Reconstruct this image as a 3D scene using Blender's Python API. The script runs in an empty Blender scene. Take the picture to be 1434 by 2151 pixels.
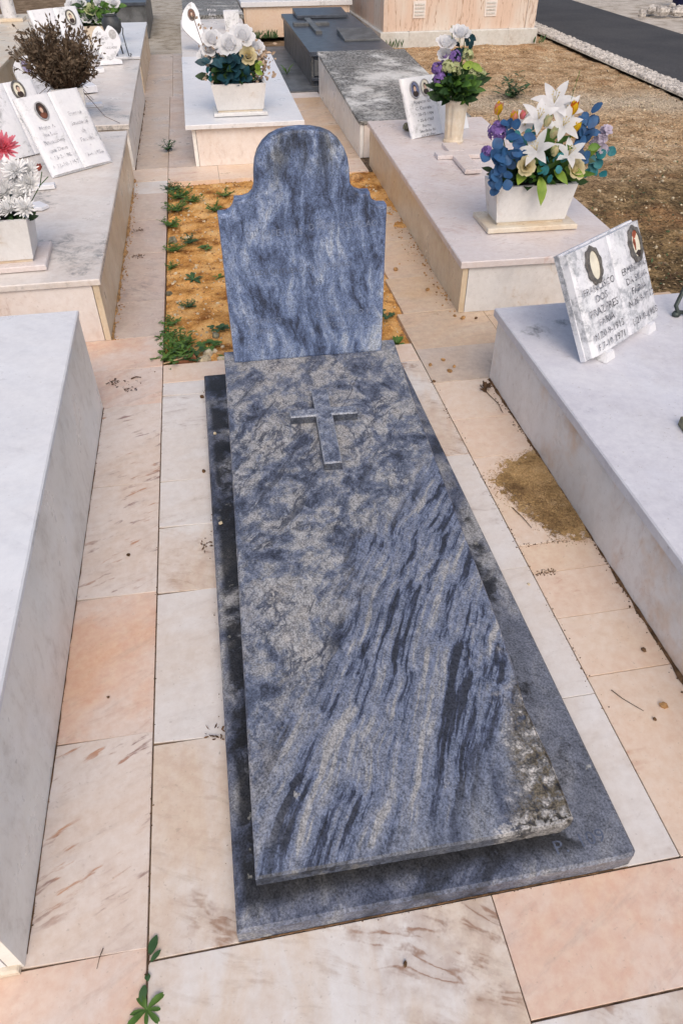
import bpy, math, random
from mathutils import Vector, Matrix, noise as mnoise
random.seed(7)
R = math.radians
scene = bpy.context.scene
col = scene.collection

# ------------------------------------------------------------------ camera
cam = bpy.data.cameras.new('camera'); cam_o = bpy.data.objects.new('camera', cam); col.objects.link(cam_o)
right = Vector((0.9846287, -0.17464563, -0.00228558))
down = Vector((-0.11768975, -0.65373636, -0.74751448))
fwd = Vector((0.12905597, 0.7362932, -0.66424159))
mw = Matrix.Identity(4)
for i in range(3):
    mw[i][0] = right[i]; mw[i][1] = -down[i]; mw[i][2] = -fwd[i]
mw[0][3], mw[1][3], mw[2][3] = -0.285576, -0.477123, 1.495745
cam_o.matrix_world = mw
cam.sensor_fit = 'VERTICAL'; cam.sensor_height = 24.0
cam.lens = 24.0 * 1467.55 / 2151.0
cam.clip_start = 0.05; cam.clip_end = 500
scene.camera = cam_o

# ------------------------------------------------------------------ sky, sun, exposure
SUN_EL, SUN_AZ = 48.0, 179.0      # azimuth the light comes from, clockwise from +y
w = bpy.data.worlds.new('World'); scene.world = w; w.use_nodes = True
wn = w.node_tree
bg = wn.nodes['Background']
sky = wn.nodes.new('ShaderNodeTexSky'); sky.sky_type = 'NISHITA'; sky.sun_disc = False
sky.sun_elevation = R(SUN_EL); sky.sun_rotation = R(SUN_AZ)
sky.air_density = 1.0; sky.dust_density = 5.0; sky.ozone_density = 0.6
wn.links.new(sky.outputs[0], bg.inputs[0]); bg.inputs[1].default_value = 0.15
sl = bpy.data.lights.new('sun', 'SUN'); sl.energy = 0.5; sl.angle = R(60); sl.color = (1.0, 0.975, 0.94)
so = bpy.data.objects.new('sun', sl); col.objects.link(so)
sd = Vector((math.sin(R(SUN_AZ)) * math.cos(R(SUN_EL)), math.cos(R(SUN_AZ)) * math.cos(R(SUN_EL)), math.sin(R(SUN_EL))))
so.rotation_euler = sd.to_track_quat('Z', 'Y').to_euler(); so.location = sd * 20
scene.view_settings.view_transform = 'Standard'; scene.view_settings.look = 'None'
scene.view_settings.gamma = 1.0; scene.view_settings.use_curve_mapping = False
scene.view_settings.exposure = 0.1

# ------------------------------------------------------------------ node helpers
class NT:
    def __init__(s, name):
        s.m = bpy.data.materials.new(name); s.m.use_nodes = True
        s.t = s.m.node_tree; s.b = s.t.nodes['Principled BSDF']
        s.b.inputs['Specular IOR Level'].default_value = 0.35
    def n(s, ty): return s.t.nodes.new(ty)
    def put(s, sock, v):
        if v is None: return
        if hasattr(v, 'node'): s.t.links.new(v, sock)
        elif isinstance(v, (tuple, list)):
            v = tuple(v)
            if len(sock.default_value) == 4 and len(v) == 3: v = v + (1,)
            sock.default_value = v
        else: sock.default_value = v
    def coord(s, rnd=0.0, world=False):
        if world:
            v = s.n('ShaderNodeNewGeometry').outputs['Position']
        else:
            v = s.n('ShaderNodeTexCoord').outputs['Object']
        if rnd:
            oi = s.n('ShaderNodeObjectInfo').outputs['Random']
            c = s.n('ShaderNodeCombineXYZ')
            for i, k in enumerate((rnd, rnd * 1.7, rnd * .6)): s.put(c.inputs[i], s.math('MULTIPLY', oi, k))
            v = s.vadd(v, c.outputs[0])
        return v
    def vadd(s, a, b):
        q = s.n('ShaderNodeVectorMath'); q.operation = 'ADD'; s.put(q.inputs[0], a); s.put(q.inputs[1], b); return q.outputs[0]
    def vscale(s, a, k):
        q = s.n('ShaderNodeVectorMath'); q.operation = 'SCALE'; s.put(q.inputs[0], a); s.put(q.inputs['Scale'], k); return q.outputs[0]
    def map(s, v, scale=(1, 1, 1), rot=(0, 0, 0), loc=(0, 0, 0)):
        # rotate first, then scale: the stretch follows the rotated axes
        q = s.n('ShaderNodeMapping'); q.inputs['Rotation'].default_value = rot; q.inputs['Location'].default_value = loc
        s.put(q.inputs[0], v)
        p = s.n('ShaderNodeMapping'); p.inputs['Scale'].default_value = scale; s.put(p.inputs[0], q.outputs[0]); return p.outputs[0]
    def noise(s, v, scale=5, detail=4, rough=.55, dist=0, color=False):
        q = s.n('ShaderNodeTexNoise'); s.put(q.inputs['Vector'], v)
        q.inputs['Scale'].default_value = scale; q.inputs['Detail'].default_value = detail
        q.inputs['Roughness'].default_value = rough; q.inputs['Distortion'].default_value = dist
        return q.outputs['Color'] if color else q.outputs['Fac']
    def voro(s, v, scale=5, feature='F1', out='Distance'):
        q = s.n('ShaderNodeTexVoronoi'); q.feature = feature; s.put(q.inputs['Vector'], v); q.inputs['Scale'].default_value = scale
        return q.outputs[out]
    def warp(s, v, scale=2, amt=.3, detail=3):
        c = s.noise(v, scale, detail, .5, 0, True)
        return s.vadd(v, s.vscale(s.vadd(c, (-.5, -.5, -.5)), amt))
    def math(s, op, a, b=None, c=None):
        q = s.n('ShaderNodeMath'); q.operation = op; s.put(q.inputs[0], a)
        if b is not None: s.put(q.inputs[1], b)
        if c is not None: s.put(q.inputs[2], c)
        return q.outputs[0]
    def step(s, f, a, b, lo=0., hi=1.):
        q = s.n('ShaderNodeMapRange'); q.interpolation_type = 'SMOOTHSTEP'; s.put(q.inputs[0], f)
        q.inputs[1].default_value = a; q.inputs[2].default_value = b; q.inputs[3].default_value = lo; q.inputs[4].default_value = hi
        return q.outputs[0]
    def lin(s, f, a, b):
        q = s.n('ShaderNodeMapRange'); s.put(q.inputs[0], f); q.inputs[1].default_value = a; q.inputs[2].default_value = b; return q.outputs[0]
    def line(s, f, c, wd):   # thin band where f == c
        return s.step(s.math('ABSOLUTE', s.math('SUBTRACT', f, c)), 0, wd, 1, 0)
    def ramp(s, f, stops):
        q = s.n('ShaderNodeValToRGB'); s.put(q.inputs[0], f); e = q.color_ramp.elements
        while len(e) > len(stops): e.remove(e[-1])
        while len(e) < len(stops): e.new(1)
        for el, (p, c) in zip(e, stops): el.position = p; el.color = tuple(c) + (1,)
        return q.outputs[0]
    def mix(s, f, a, b, mode='MIX'):
        q = s.n('ShaderNodeMix'); q.data_type = 'RGBA'; q.blend_type = mode
        s.put(q.inputs[0], f); s.put(q.inputs[6], a); s.put(q.inputs[7], b); return q.outputs[2]
    def sep(s, v):
        q = s.n('ShaderNodeSeparateXYZ'); s.put(q.inputs[0], v); return q.outputs
    def bump(s, h, strength=.3, dist=.004):
        q = s.n('ShaderNodeBump'); q.inputs['Strength'].default_value = strength; q.inputs['Distance'].default_value = dist
        s.put(q.inputs['Height'], h); s.put(s.b.inputs['Normal'], q.outputs[0])
    def out(s, colr, rough=.5, spec=None):
        s.put(s.b.inputs['Base Color'], colr); s.put(s.b.inputs['Roughness'], rough)
        if spec is not None: s.b.inputs['Specular IOR Level'].default_value = spec
        return s.m

def plain(name, c, rough=.6, var=.25, scale=30, spec=.3, metal=0., trans=0.):
    t = NT(name); f = t.noise(t.coord(3), scale, 4, .6)
    m = t.out(t.mix(t.step(f, .3, .7), tuple(x * (1 - var) for x in c), tuple(min(1, x * (1 + var)) for x in c)), rough, spec)
    t.b.inputs['Metallic'].default_value = metal
    if trans:
        t.b.inputs['Subsurface Weight'].default_value = trans
        t.b.inputs['Subsurface Radius'].default_value = (.01, .01, .006)
    return m

def marble(name, c1, c2, cv, s=2.2, stretch=(1, 3.2, 1), rot=.5, vein=.5, veins=1.4, vw=.012, dash=0., cdash=(.34, .2, .15),
           dirt=.12, lichen=0., lich_s=3., clich=(.09, .09, .085), rough=.34, rnd=41., warm=0., speck=.4, world=False, streak=.5, edge=0., spot=None, cwarm=(.56, .37, .20)):
    t = NT(name); raw = t.coord(0, world); co = t.coord(rnd, world)
    mul = lambda a, b: t.math('MULTIPLY', a, b)
    wv = t.warp(co, 1.6, .30)
    m = t.map(wv, stretch, (0.15, .1, rot))
    f = t.noise(m, s, 6, .58, .3)
    c = t.mix(t.step(f, .36, .64), c1, c2)
    # long soft streaks along the bedding, thin where they pinch out
    sk = t.noise(t.map(t.warp(co, 3.5, .07, 4), (1.3, 6.5, 3), (0, 0, rot + .1)), s * 2.6, 7, .66)
    c = t.mix(mul(t.step(sk, .50, .70), streak), c, tuple(x * .55 + y * .30 for x, y in zip(c2, cv)))
    cl = t.noise(t.vadd(wv, (4, 1, 2)), s * 2.2, 6, .62)
    c = t.mix(mul(t.step(cl, .48, .68), .45), c, tuple(min(.85, x * k) for x, k in zip(c1, (1.06, 1.09, 1.12))))
    # veins: broken contour lines of a strongly stretched noise, uneven in strength
    g = t.noise(t.map(t.warp(co, 6, .07, 6), (1, 4.5, 1.6), (0, .2, rot + .2)), veins, 4, .55)
    brk = mul(t.step(t.noise(co, 2.6, 3), .50, .60), t.step(t.noise(co, 14, 4, .65), .38, .58))
    l1 = mul(t.line(g, .5, vw), brk); l2 = mul(t.line(g, .5, vw * 5), mul(brk, .4))
    c = t.mix(mul(t.math('MAXIMUM', l1, l2), vein), c, cv)
    if dash:
        cdash = tuple(x * .82 for x in cdash)
        d = t.noise(t.map(t.warp(co, 7, .03), (13, 58, 10), (0, 0, -.42)), 1.0, 4, .55)
        rg = t.step(t.noise(co, 3.2, 2), .34, .50)
        sub = t.noise(co, 9, 2)
        dm = mul(mul(t.step(d, .575, .69), mul(rg, t.step(t.noise(co, 7, 3), .36, .56))), dash)
        c = t.mix(dm, c, t.mix(t.step(sub, .42, .58), cdash, (.46, .23, .13)))
    if warm:
        wf = mul(t.step(t.noise(t.vadd(co, (5, 2, 9)), 2.4, 5, .62), .47, .66), warm)
        c = t.mix(wf, c, cwarm)
    gr = t.step(t.noise(co, 7.5, 8, .70), .48, .74)
    c = t.mix(mul(gr, dirt), c, (.26, .21, .16))
    fn = t.noise(co, 38, 6, .72)
    c = t.mix(.22, c, t.ramp(fn, [(.36, (.25, .25, .25)), (.5, (.5, .5, .5)), (.64, (.75, .75, .75))]), 'OVERLAY')
    sp = t.step(t.noise(co, 110, 2, .5), .68, .74)
    c = t.mix(mul(sp, speck * .55), c, (.20, .14, .1))
    h = t.noise(co, 90, 3, .6)
    rf = t.step(t.noise(co, 5, 5, .6), .3, .7, rough - .08, rough + .16)
    fine = t.step(t.noise(co, 48, 6, .74), .40, .60)
    if lichen or edge or spot:
        lf = t.noise(t.warp(co, 5, .16, 5), lich_s, 9, .74, .2)
        lm = 0.0
        if lichen:
            th = .64 - .20 * lichen; lm = t.step(lf, th, th + .12)
        if edge:
            nz = t.sep(t.n('ShaderNodeNewGeometry').outputs['Normal'])[2]
            em = mul(t.step(t.math('ABSOLUTE', nz), .75, .4), t.step(lf, .60 - .25 * edge, .74 - .25 * edge)); lm = t.math('MAXIMUM', lm, em)
        if spot:
            for (sx, sy, sr) in spot:
                x, y, z = t.sep(raw); dx = t.math('SUBTRACT', x, sx); dy = t.math('SUBTRACT', y, sy)
                dd = t.math('SQRT', t.math('ADD', mul(dx, dx), mul(dy, dy)))
                dd = t.math('ADD', dd, mul(t.math('SUBTRACT', lf, .5), sr * 5.5))
                lm = t.math('MAXIMUM', lm, mul(t.step(dd, sr * 1.25, sr * .1), .8))
        c = t.mix(mul(lm, t.math('ADD', mul(fine, .72 if lichen < 1 else .45), .2 if lichen < 1 else .5)), c, clich)
    m_ = t.out(c, rf, .4); t.bump(h, .06, .002)
    return m_

CREAM = (.72, .62, .50); PEACH = (.74, .50, .35); PINK = (.72, .53, .43); WHITE = (.76, .74, .73); GREYW = (.66, .66, .67)
M = {}
M['peach_dash'] = marble('peach_marble_dashes', (.69, .585, .51), (.71, .63, .575), (.36, .24, .2), dash=.9, cdash=(.33, .20, .18), rot=-.45, vein=.3, dirt=.08, streak=.3, warm=.12, cwarm=(.62, .42, .27))
M['peach'] = marble('peach_marble', (.72, .52, .405), (.72, .60, .525), (.44, .25, .17), s=1.8, rot=-.6, vein=.35, warm=.6, dirt=.08, streak=.5, dash=.15, cwarm=(.72, .42, .26))
M['cream'] = marble('cream_marble', (.73, .695, .665), (.68, .575, .48), (.33, .21, .15), s=2.6, stretch=(3.0, .8, 1), rot=.25, vein=1.0, veins=3.0, vw=.045, dirt=.06, streak=.5, warm=.4, cwarm=(.60, .43, .30))
M['ivory'] = marble('ivory_marble', (.72, .69, .67), (.69, .635, .59), (.34, .26, .23), s=1.5, rot=-.3, vein=.6, veins=1.8, vw=.012, dirt=.06, streak=.25, warm=.22, cwarm=(.62, .48, .36))
M['peachplain'] = marble('plain_peach_marble', (.74, .575, .455), (.74, .61, .50), (.52, .26, .17), s=1.2, rot=-.2, vein=.9, veins=1.6, vw=.010, warm=.35, dirt=.05, streak=.15, cwarm=(.72, .52, .33))
M['mauve'] = marble('mauve_veined_marble', (.56, .44, .37), (.60, .50, .43), (.24, .19, .19), s=3.0, stretch=(1, 1.4, 1), vein=.8, veins=5.5, vw=.03, warm=.3, dirt=.28, streak=.3, cwarm=(.58, .38, .24))
M['tan'] = marble('tan_marble', (.58, .48, .40), (.54, .45, .38), (.34, .25, .2), s=2.0, vein=.4, dirt=.2, warm=.2, streak=.3)
M['dirtytan'] = marble('sandy_marble', (.63, .46, .32), (.62, .49, .37), (.40, .27, .2), s=2.0, stretch=(1, 3.5, 1), rot=-.35, vein=.5, veins=2, dirt=.22, warm=.4, streak=.6, cwarm=(.60, .38, .18))
M['white'] = marble('white_marble', (.75, .75, .765), (.71, .715, .74), (.42, .42, .46), s=1.3, vein=.2, veins=1.6, vw=.03, dirt=.07, speck=.3, streak=.12, edge=.25, clich=(.30, .30, .28))
M['whitelid'] = marble('white_marble_lid', (.67, .665, .70), (.61, .60, .645), (.36, .36, .42), s=1.1, vein=.2, veins=1.6, vw=.03, dirt=.12, clich=(.10, .105, .11), speck=.6, streak=.18, lich_s=9, spot=((.08, 2.06, .05), (.19, 2.10, .04)))
M['whitewall'] = marble('white_marble_side', (.83, .82, .785), (.78, .755, .715), (.40, .33, .28), s=1.8, stretch=(1, 1, 2.6), rot=.1, vein=.25, dirt=.3, speck=.3, streak=.45)
M['greywall'] = marble('grey_marble_side', (.81, .79, .78), (.73, .705, .685), (.50, .30, .22), s=1.7, stretch=(1, 2, .8), rot=.3, vein=.4, veins=1.3, vw=.008, dirt=.2, warm=1.0, streak=.35, cwarm=(.66, .46, .31))
M['tanwall'] = marble('stained_tan_side', (.70, .59, .44), (.63, .51, .36), (.33, .25, .18), s=1.8, stretch=(1, 1.4, 1.6), vein=.2, dirt=.2, warm=.35, streak=.25, cwarm=(.60, .42, .22))
M['pinkwall'] = marble('pink_marble_side', (.78, .72, .68), (.75, .66, .60), (.40, .26, .2), s=1.6, vein=.4, veins=1.9, dash=.12, dirt=.1, streak=.2)
M['pinklid'] = marble('pink_marble_lid', (.68, .62, .61), (.66, .58, .55), (.44, .27, .22), s=1.5, vein=.6, veins=1.4, vw=.014, dash=.4, cdash=(.35, .28, .28), dirt=.07, streak=.2, edge=.25, clich=(.28, .22, .2))
M['lichlid'] = marble('lichened_white_lid', (.71, .665, .625), (.68, .615, .565), (.35, .3, .28), s=1.6, vein=.4, veins=2.8, dirt=.2, lichen=.55, lich_s=2.6, clich=(.22, .215, .205), streak=.2, edge=.75)
M['blacklich'] = marble('blackened_lid', (.66, .65, .62), (.54, .53, .50), (.2, .2, .2), s=1.6, vein=.3, dirt=.4, lichen=1.2, lich_s=1.6, clich=(.032, .032, .030), rough=.55, streak=.2, edge=.5)
M['plaque'] = marble('white_plaque_marble', (.78, .785, .81), (.74, .745, .785), (.4, .4, .44), s=2, vein=.12, dirt=.06, speck=.2, streak=.08, edge=.35, lich_s=6, clich=(.3, .31, .31))
M['plaquelich'] = marble('lichened_plaque', (.75, .76, .80), (.68, .69, .74), (.4, .4, .44), s=2, vein=.1, dirt=.1, lichen=.7, lich_s=6.5, clich=(.24, .26, .29), streak=.15, edge=.7)
M['planter'] = marble('planter_marble', (.72, .71, .70), (.66, .66, .66), (.48, .38, .28), s=1.8, vein=.6, veins=2.4, vw=.014, dirt=.1, streak=.2)
M['planterwarm'] = marble('ochre_stained_marble', (.69, .63, .53), (.68, .57, .43), (.5, .36, .22), s=2.2, vein=.3, dirt=.15, warm=.3)
M['mauso'] = marble('brown_veined_marble', (.72, .63, .55), (.70, .56, .47), (.36, .20, .13), s=2.2, stretch=(2.6, 2.6, .5), rot=.1, vein=.3, veins=1.9, vw=.02, dirt=.06, streak=.0)
M['plinth'] = marble('grey_plinth_marble', (.62, .62, .59), (.58, .56, .52), (.4, .33, .26), s=1.4, vein=.4, dirt=.2)
# vertical brown veins of the mausoleum panels
def mauso_veins():
    t = NT('mausoleum_marble'); co = t.coord(11); w_ = t.warp(t.warp(co, 1.3, .10, 3), 6, .035, 4)
    v1 = t.noise(t.map(w_, (1, 1, .10)), 8, 4, .55); v2 = t.noise(t.map(w_, (1, 1, .08)), 26, 4, .55)
    c = t.mix(t.step(t.noise(t.map(w_, (1, 1, .35)), 2.2, 4), .4, .62), (.70, .63, .56), (.68, .52, .42))
    c = t.mix(t.math('MULTIPLY', t.line(v1, .5, .014), .7), c, (.36, .21, .13)); c = t.mix(t.math('MULTIPLY', t.line(v2, .5, .016), .45), c, (.45, .32, .22))
    return t.out(c, .4, .35)
M['mauso'] = mauso_veins()

# ---- blue-grey gneiss of the middle grave
def gneiss(name, kind):
    t = NT(name); co = t.coord(); x, y, z = t.sep(co)
    DK = (.034, .038, .052); BL = (.092, .104, .142); MD = (.17, .182, .22); LT = (.335, .335, .342); TAN = (.295, .282, .27)
    grain = t.noise(co, 210, 3, .7)
    grain2 = t.noise(t.map(co, (1, .45, 1), (0, 0, -.5)), 75, 4, .7)
    mul = lambda a, b: t.math('MULTIPLY', a, b)
    add = lambda a, b: t.math('ADD', a, b)
    if kind == 'slab':
        ang = -.53
        wv = t.warp(t.warp(co, 1.3, .20, 2), 9, .028, 5)
        along = lambda v, q: t.map(v, (1., q, 1), (0, 0, -ang))
        st = t.noise(along(wv, .055), 28, 8, .67)
        st2 = t.noise(along(wv, .05), 70, 5, .65)
        sf = t.lin(add(mul(st, .68), mul(st2, .32)), .405, .61)
        cs = t.ramp(sf, [(.10, DK), (.25, (.050, .060, .098)), (.32, (.092, .112, .172)), (.37, (.135, .162, .235)), (.56, (.168, .19, .252)), (.72, (.205, .222, .272)), (.80, (.255, .264, .285)), (.93, (.32, .315, .315))])
        # clotted zone: pale crystalline lumps with thin dark wisps drawn out along the bedding
        wc = t.warp(t.warp(co, 3.0, .13, 3), 16, .04, 5)
        vo = t.noise(along(wc, .7), 17, 9, .74, .3)
        big = t.noise(along(wc, .5), 6, 5, .6, .2)
        cf = t.lin(add(mul(vo, .6), mul(big, .4)), .39, .62)
        cc = t.ramp(cf, [(.04, DK), (.15, (.062, .073, .108)), (.28, (.108, .127, .18)), (.42, (.165, .184, .235)), (.52, (.235, .246, .272)), (.62, (.315, .312, .312)), (.75, LT), (.88, TAN), (.97, (.40, .385, .37))])
        w1 = mul(t.line(t.noise(along(t.warp(wc, 9, .06, 4), .38), 15, 5, .62), .5, .040), t.step(t.noise(along(co, .5), 8, 3), .43, .55))
        w2 = mul(t.line(t.noise(along(t.warp(wc, 20, .03, 4), .5), 38, 4, .6), .5, .05), t.step(t.noise(co, 16, 3), .42, .56))
        cc = t.mix(mul(w1, .85), cc, (.045, .053, .08))
        cc = t.mix(mul(w2, .5), cc, (.075, .085, .12))
        # smooth blue-grey field at the near right with faint long streaks
        s3 = t.lin(t.noise(t.map(t.warp(co, 1.2, .2, 2), (1, .07, 1), (0, 0, .18)), 13, 5, .6), .34, .66)
        cb = t.ramp(s3, [(.1, (.075, .088, .128)), (.35, (.128, .147, .198)), (.6, (.175, .194, .242)), (.9, (.235, .245, .268))])
        edge = mul(t.math('SUBTRACT', t.noise(wv, 2.4, 4, .55), .5), 1.0)
        dg = add(t.math('SUBTRACT', mul(y, .72), mul(x, .95)), edge)
        kcl = t.step(dg, .47, .66)
        kbl = t.step(dg, -.04, .17, 1, 0)
        c = t.mix(kbl, cs, cb)
        c = t.mix(kcl, c, cc)
        thr = mul(t.step(st, .42, .37), mul(kcl, .75))
        c = t.mix(thr, c, (.05, .056, .076))
        # bluer wash of the smooth left and far edge
        c = t.mix(mul(t.step(add(x, mul(edge, .12)), -.26, -.34), .35), c, (.13, .16, .235))
        # decayed, lichened corner near right
        dxy = t.math('SUBTRACT', t.math('SUBTRACT', x, .10), mul(y, .44))
        cm = add(dxy, mul(t.math('SUBTRACT', t.noise(co, 10, 6, .7), .5), .34))
        k = t.step(cm, -.035, .06)
        lch = t.lin(t.noise(t.warp(co, 30, .02, 3), 40, 7, .70), .34, .66)
        cl = t.ramp(lch, [(.1, (.02, .02, .025)), (.3, (.075, .062, .04)), (.46, (.16, .13, .08)), (.58, (.13, .135, .15)), (.70, (.24, .22, .19)), (.82, (.48, .46, .44))])
        c = t.mix(mul(k, .93), c, cl)
        k2 = mul(t.step(add(y, mul(lch, .03)), .125, .085), t.step(x, .10, .14))
        c = t.mix(mul(k2, t.step(lch, .3, .6)), c, (.50, .48, .46))
        # stray white lichen rings
        c = t.mix(mul(t.step(t.noise(co, 24, 4, .6), .69, .74), .55), c, (.42, .41, .39))
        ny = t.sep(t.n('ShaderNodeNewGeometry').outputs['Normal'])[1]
        c = t.mix(mul(t.step(ny, -.4, -.85), t.step(vo, .36, .5, .9, .55)), c, (.035, .038, .045))  # near face darkened by its normal: painted shade along with dark algae
        hb = add(mul(grain, .5), mul(mul(lch, k), 3.0)); bs = .45
    elif kind == 'base':
        wv = t.warp(co, 4, .14, 4)
        f = t.lin(add(mul(t.noise(t.map(wv, (1, .5, 1), (0, 0, .5)), 11, 6, .65, .5), .6), mul(t.noise(wv, 3.5, 3), .4)), .39, .62)
        c = t.ramp(f, [(.08, DK), (.3, (.07, .083, .125)), (.5, (.135, .15, .20)), (.68, (.20, .21, .24)), (.85, LT)])
        # even speckled grey towards the near right
        kr = mul(t.step(y, 1.0, .45), t.step(x, .1, .3))
        c = t.mix(mul(kr, .75), c, (.155, .168, .205))
        # black algae crust: the left strip and the near ledge
        g = t.noise(t.warp(co, 8, .1, 4), 6.5, 7, .68)
        bias = add(mul(t.step(x, .12, -.3), .11), mul(mul(t.step(y, .20, .06), t.step(x, .32, .16)), .17))
        k = t.step(add(g, bias), .52, .62)
        rim = mul(t.step(add(y, mul(g, .05)), .045, .085), t.step(add(t.math('ABSOLUTE', x), mul(g, .02)), .405, .385))
        c = t.mix(mul(mul(k, rim), .9), c, (.020, .020, .021))
        lich = mul(t.step(t.noise(co, 34, 4, .5), .68, .73), t.step(t.noise(co, 3, 2), .48, .56))
        c = t.mix(mul(lich, .6), c, (.36, .36, .33))
        hb = add(mul(grain, .8), g); bs = .4
    elif kind == 'cross':
        f = t.lin(t.noise(t.map(t.warp(co, 12, .03, 4), (1, .6, 1), (0, 0, .8)), 40, 6, .7), .36, .64)
        c = t.ramp(f, [(.05, (.065, .078, .115)), (.35, (.13, .152, .21)), (.6, (.20, .225, .285)), (.95, (.31, .325, .36))])
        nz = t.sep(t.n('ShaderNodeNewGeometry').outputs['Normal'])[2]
        c = t.mix(mul(t.step(nz, .6, .25), .75), c, (.035, .04, .052)); c = t.mix(mul(mul(t.step(nz, .98, .9), t.step(nz, .5, .62)), .5), c, (.36, .38, .42)); hb = grain; bs = .3  # by normal: shade painted on the sides, highlight painted on the bevels
    else:  # headstone
        wv = t.warp(t.warp(co, 2.2, .16, 3), 10, .035, 4)
        f = t.lin(add(mul(t.noise(t.map(wv, (1, 1, .30), (0, .12, 0)), 26, 8, .72, .3), .62), mul(t.noise(t.map(wv, (1, 1, .45)), 6.5, 4), .38)), .385, .62)
        c = t.ramp(f, [(.04, (.036, .046, .078)), (.22, (.072, .099, .178)), (.42, (.120, .165, .285)), (.60, (.178, .232, .365)), (.8, (.265, .318, .435)), (.95, (.37, .41, .48))])
        g = t.noise(t.map(co, (1, 1, .35)), 9, 6, .7)
        top = t.step(add(z, mul(g, .25)), .68, .86)
        c = t.mix(mul(mul(t.step(g, .46, .58), top), .72), c, (.03, .033, .038))
        hb = grain; bs = .3
    c = t.mix(.72, c, t.ramp(add(mul(grain, .65), mul(grain2, .35)), [(.38, (.08, .08, .08)), (.5, (.5, .5, .5)), (.63, (.92, .92, .92))]), 'OVERLAY')
    m = t.out(c, t.step(grain2, .3, .7, .38, .6), .35); t.bump(hb, bs, .002)
    return m
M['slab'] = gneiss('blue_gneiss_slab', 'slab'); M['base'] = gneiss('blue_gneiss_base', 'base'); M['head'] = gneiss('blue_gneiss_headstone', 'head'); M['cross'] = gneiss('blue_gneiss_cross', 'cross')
M['carved'] = plain('worn_carving', (.17, .205, .295), .7, .35, 150)
M['carvedk'] = plain('dark_carving', (.10, .12, .175), .8, .35, 150)
def worn_paint(name, c, c2, a, b):
    t = NT(name); f = t.noise(t.coord(5), 70, 5, .7); return t.out(t.mix(t.step(f, a, b), c, c2), .7, .2)
M['letters'] = worn_paint('grey_engraved_paint', (.085, .085, .10), (.55, .55, .58), .46, .62)
M['letters2'] = worn_paint('faded_engraved_paint', (.20, .20, .23), (.70, .70, .73), .40, .56)
M['charcoal'] = plain('dark_polished_granite', (.055, .065, .085), .34, .3, 14, .5)
M['charcoalside'] = plain('dark_granite_side', (.11, .115, .12), .45, .35, 9, .4)
M['darkmetal'] = plain('dark_painted_metal', (.05, .055, .06), .45, .3, 20, .4)
M['bronze'] = plain('green_bronze', (.06, .075, .07), .5, .5, 25, .4, .5)
M['pewter'] = plain('tarnished_frame', (.14, .13, .12), .5, .4, 60, .5, .3)
M['silverframe'] = plain('pale_metal_frame', (.42, .41, .41), .4, .2, 60, .5, .3)
M['mossstone'] = plain('mossy_stone', (.2, .19, .13), .8, .5, 40)
M['skin'] = plain('photo_skin', (.60, .42, .32), .35, .1)
M['photodark'] = plain('photo_dark_cloth', (.05, .035, .03), .35, .2)
M['photobrown'] = plain('photo_brown', (.16, .06, .035), .35, .3)
M['photoblue'] = plain('photo_blue_grey', (.14, .16, .26), .35, .3)
M['photocream'] = plain('photo_cream', (.72, .68, .56), .3, .1)
M['photoviolet'] = plain('photo_violet', (.4, .36, .55), .3, .3)
M['photorust'] = plain('photo_rust', (.3, .08, .04), .4, .5, 80)
M['potsoil'] = plain('dark_potting_soil', (.05, .035, .025), .95, .5, 50)
# plants
def petalmat(name, c, var=.08, thin=.45):
    t = NT(name); f = t.noise(t.coord(3), 25, 3, .6); col_ = t.mix(t.step(f, .3, .7), tuple(x * (1 - var) for x in c), tuple(min(1, x * (1 + var)) for x in c))
    m = t.out(col_, .6, .2); tr = t.n('ShaderNodeBsdfTranslucent'); t.put(tr.inputs[0], col_); mx = t.n('ShaderNodeMixShader'); mx.inputs[0].default_value = thin
    t.t.links.new(t.b.outputs[0], mx.inputs[1]); t.t.links.new(tr.outputs[0], mx.inputs[2]); t.t.links.new(mx.outputs[0], t.t.nodes['Material Output'].inputs[0]); return m
def leafmat(name, c, c2=None, rough=.5):
    t = NT(name); co = t.coord(17); f = t.noise(co, 22, 3, .6)
    m = t.out(t.mix(t.step(f, .3, .7), c, c2 or tuple(x * 1.6 for x in c)), rough, .3); return m
M['weed'] = leafmat('weed_leaf', (.055, .12, .02), (.11, .20, .04)); M['weeddark'] = leafmat('dark_weed_leaf', (.035, .085, .03), (.06, .12, .045))
M['green'] = leafmat('silk_green_leaf', (.03, .085, .015), (.10, .20, .03)); M['dkgreen'] = leafmat('silk_dark_green_leaf', (.012, .035, .012), (.03, .07, .02))
M['lime'] = leafmat('silk_lime_leaf', (.13, .22, .02), (.25, .34, .05))
M['bluelf'] = leafmat('silk_blue_leaf', (.015, .055, .15), (.03, .10, .23)); M['teal'] = leafmat('silk_teal_leaf', (.01, .10, .13), (.03, .2, .22))
M['dkteal'] = leafmat('silk_dark_teal_leaf', (.008, .035, .05), (.02, .075, .10))
M['petal'] = petalmat('white_silk_petal', (.86, .86, .87), .06); M['cream_p'] = petalmat('cream_silk_petal', (.72, .64, .40), .15)
M['mum_p'] = petalmat('white_mum_petal', (.90, .90, .90), .04, .15); M['pink_p'] = petalmat('pink_silk_petal', (.85, .27, .34), .2); M['yellow_p'] = petalmat('yellow_silk_petal', (.85, .60, .03), .15)
M['peach_p'] = petalmat('peach_silk_petal', (.80, .36, .25), .2); M['orange_p'] = petalmat('orange_silk_petal', (.75, .22, .02), .2)
M['purple_p'] = petalmat('purple_silk_petal', (.30, .19, .50), .25); M['lilac_p'] = petalmat('lilac_silk_petal', (.62, .56, .66), .15)
M['limey_p'] = petalmat('pale_green_petal', (.62, .66, .38), .15); M['drybrown'] = plain('dried_plant', (.105, .075, .05), .85, .55, 30, .2)
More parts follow.
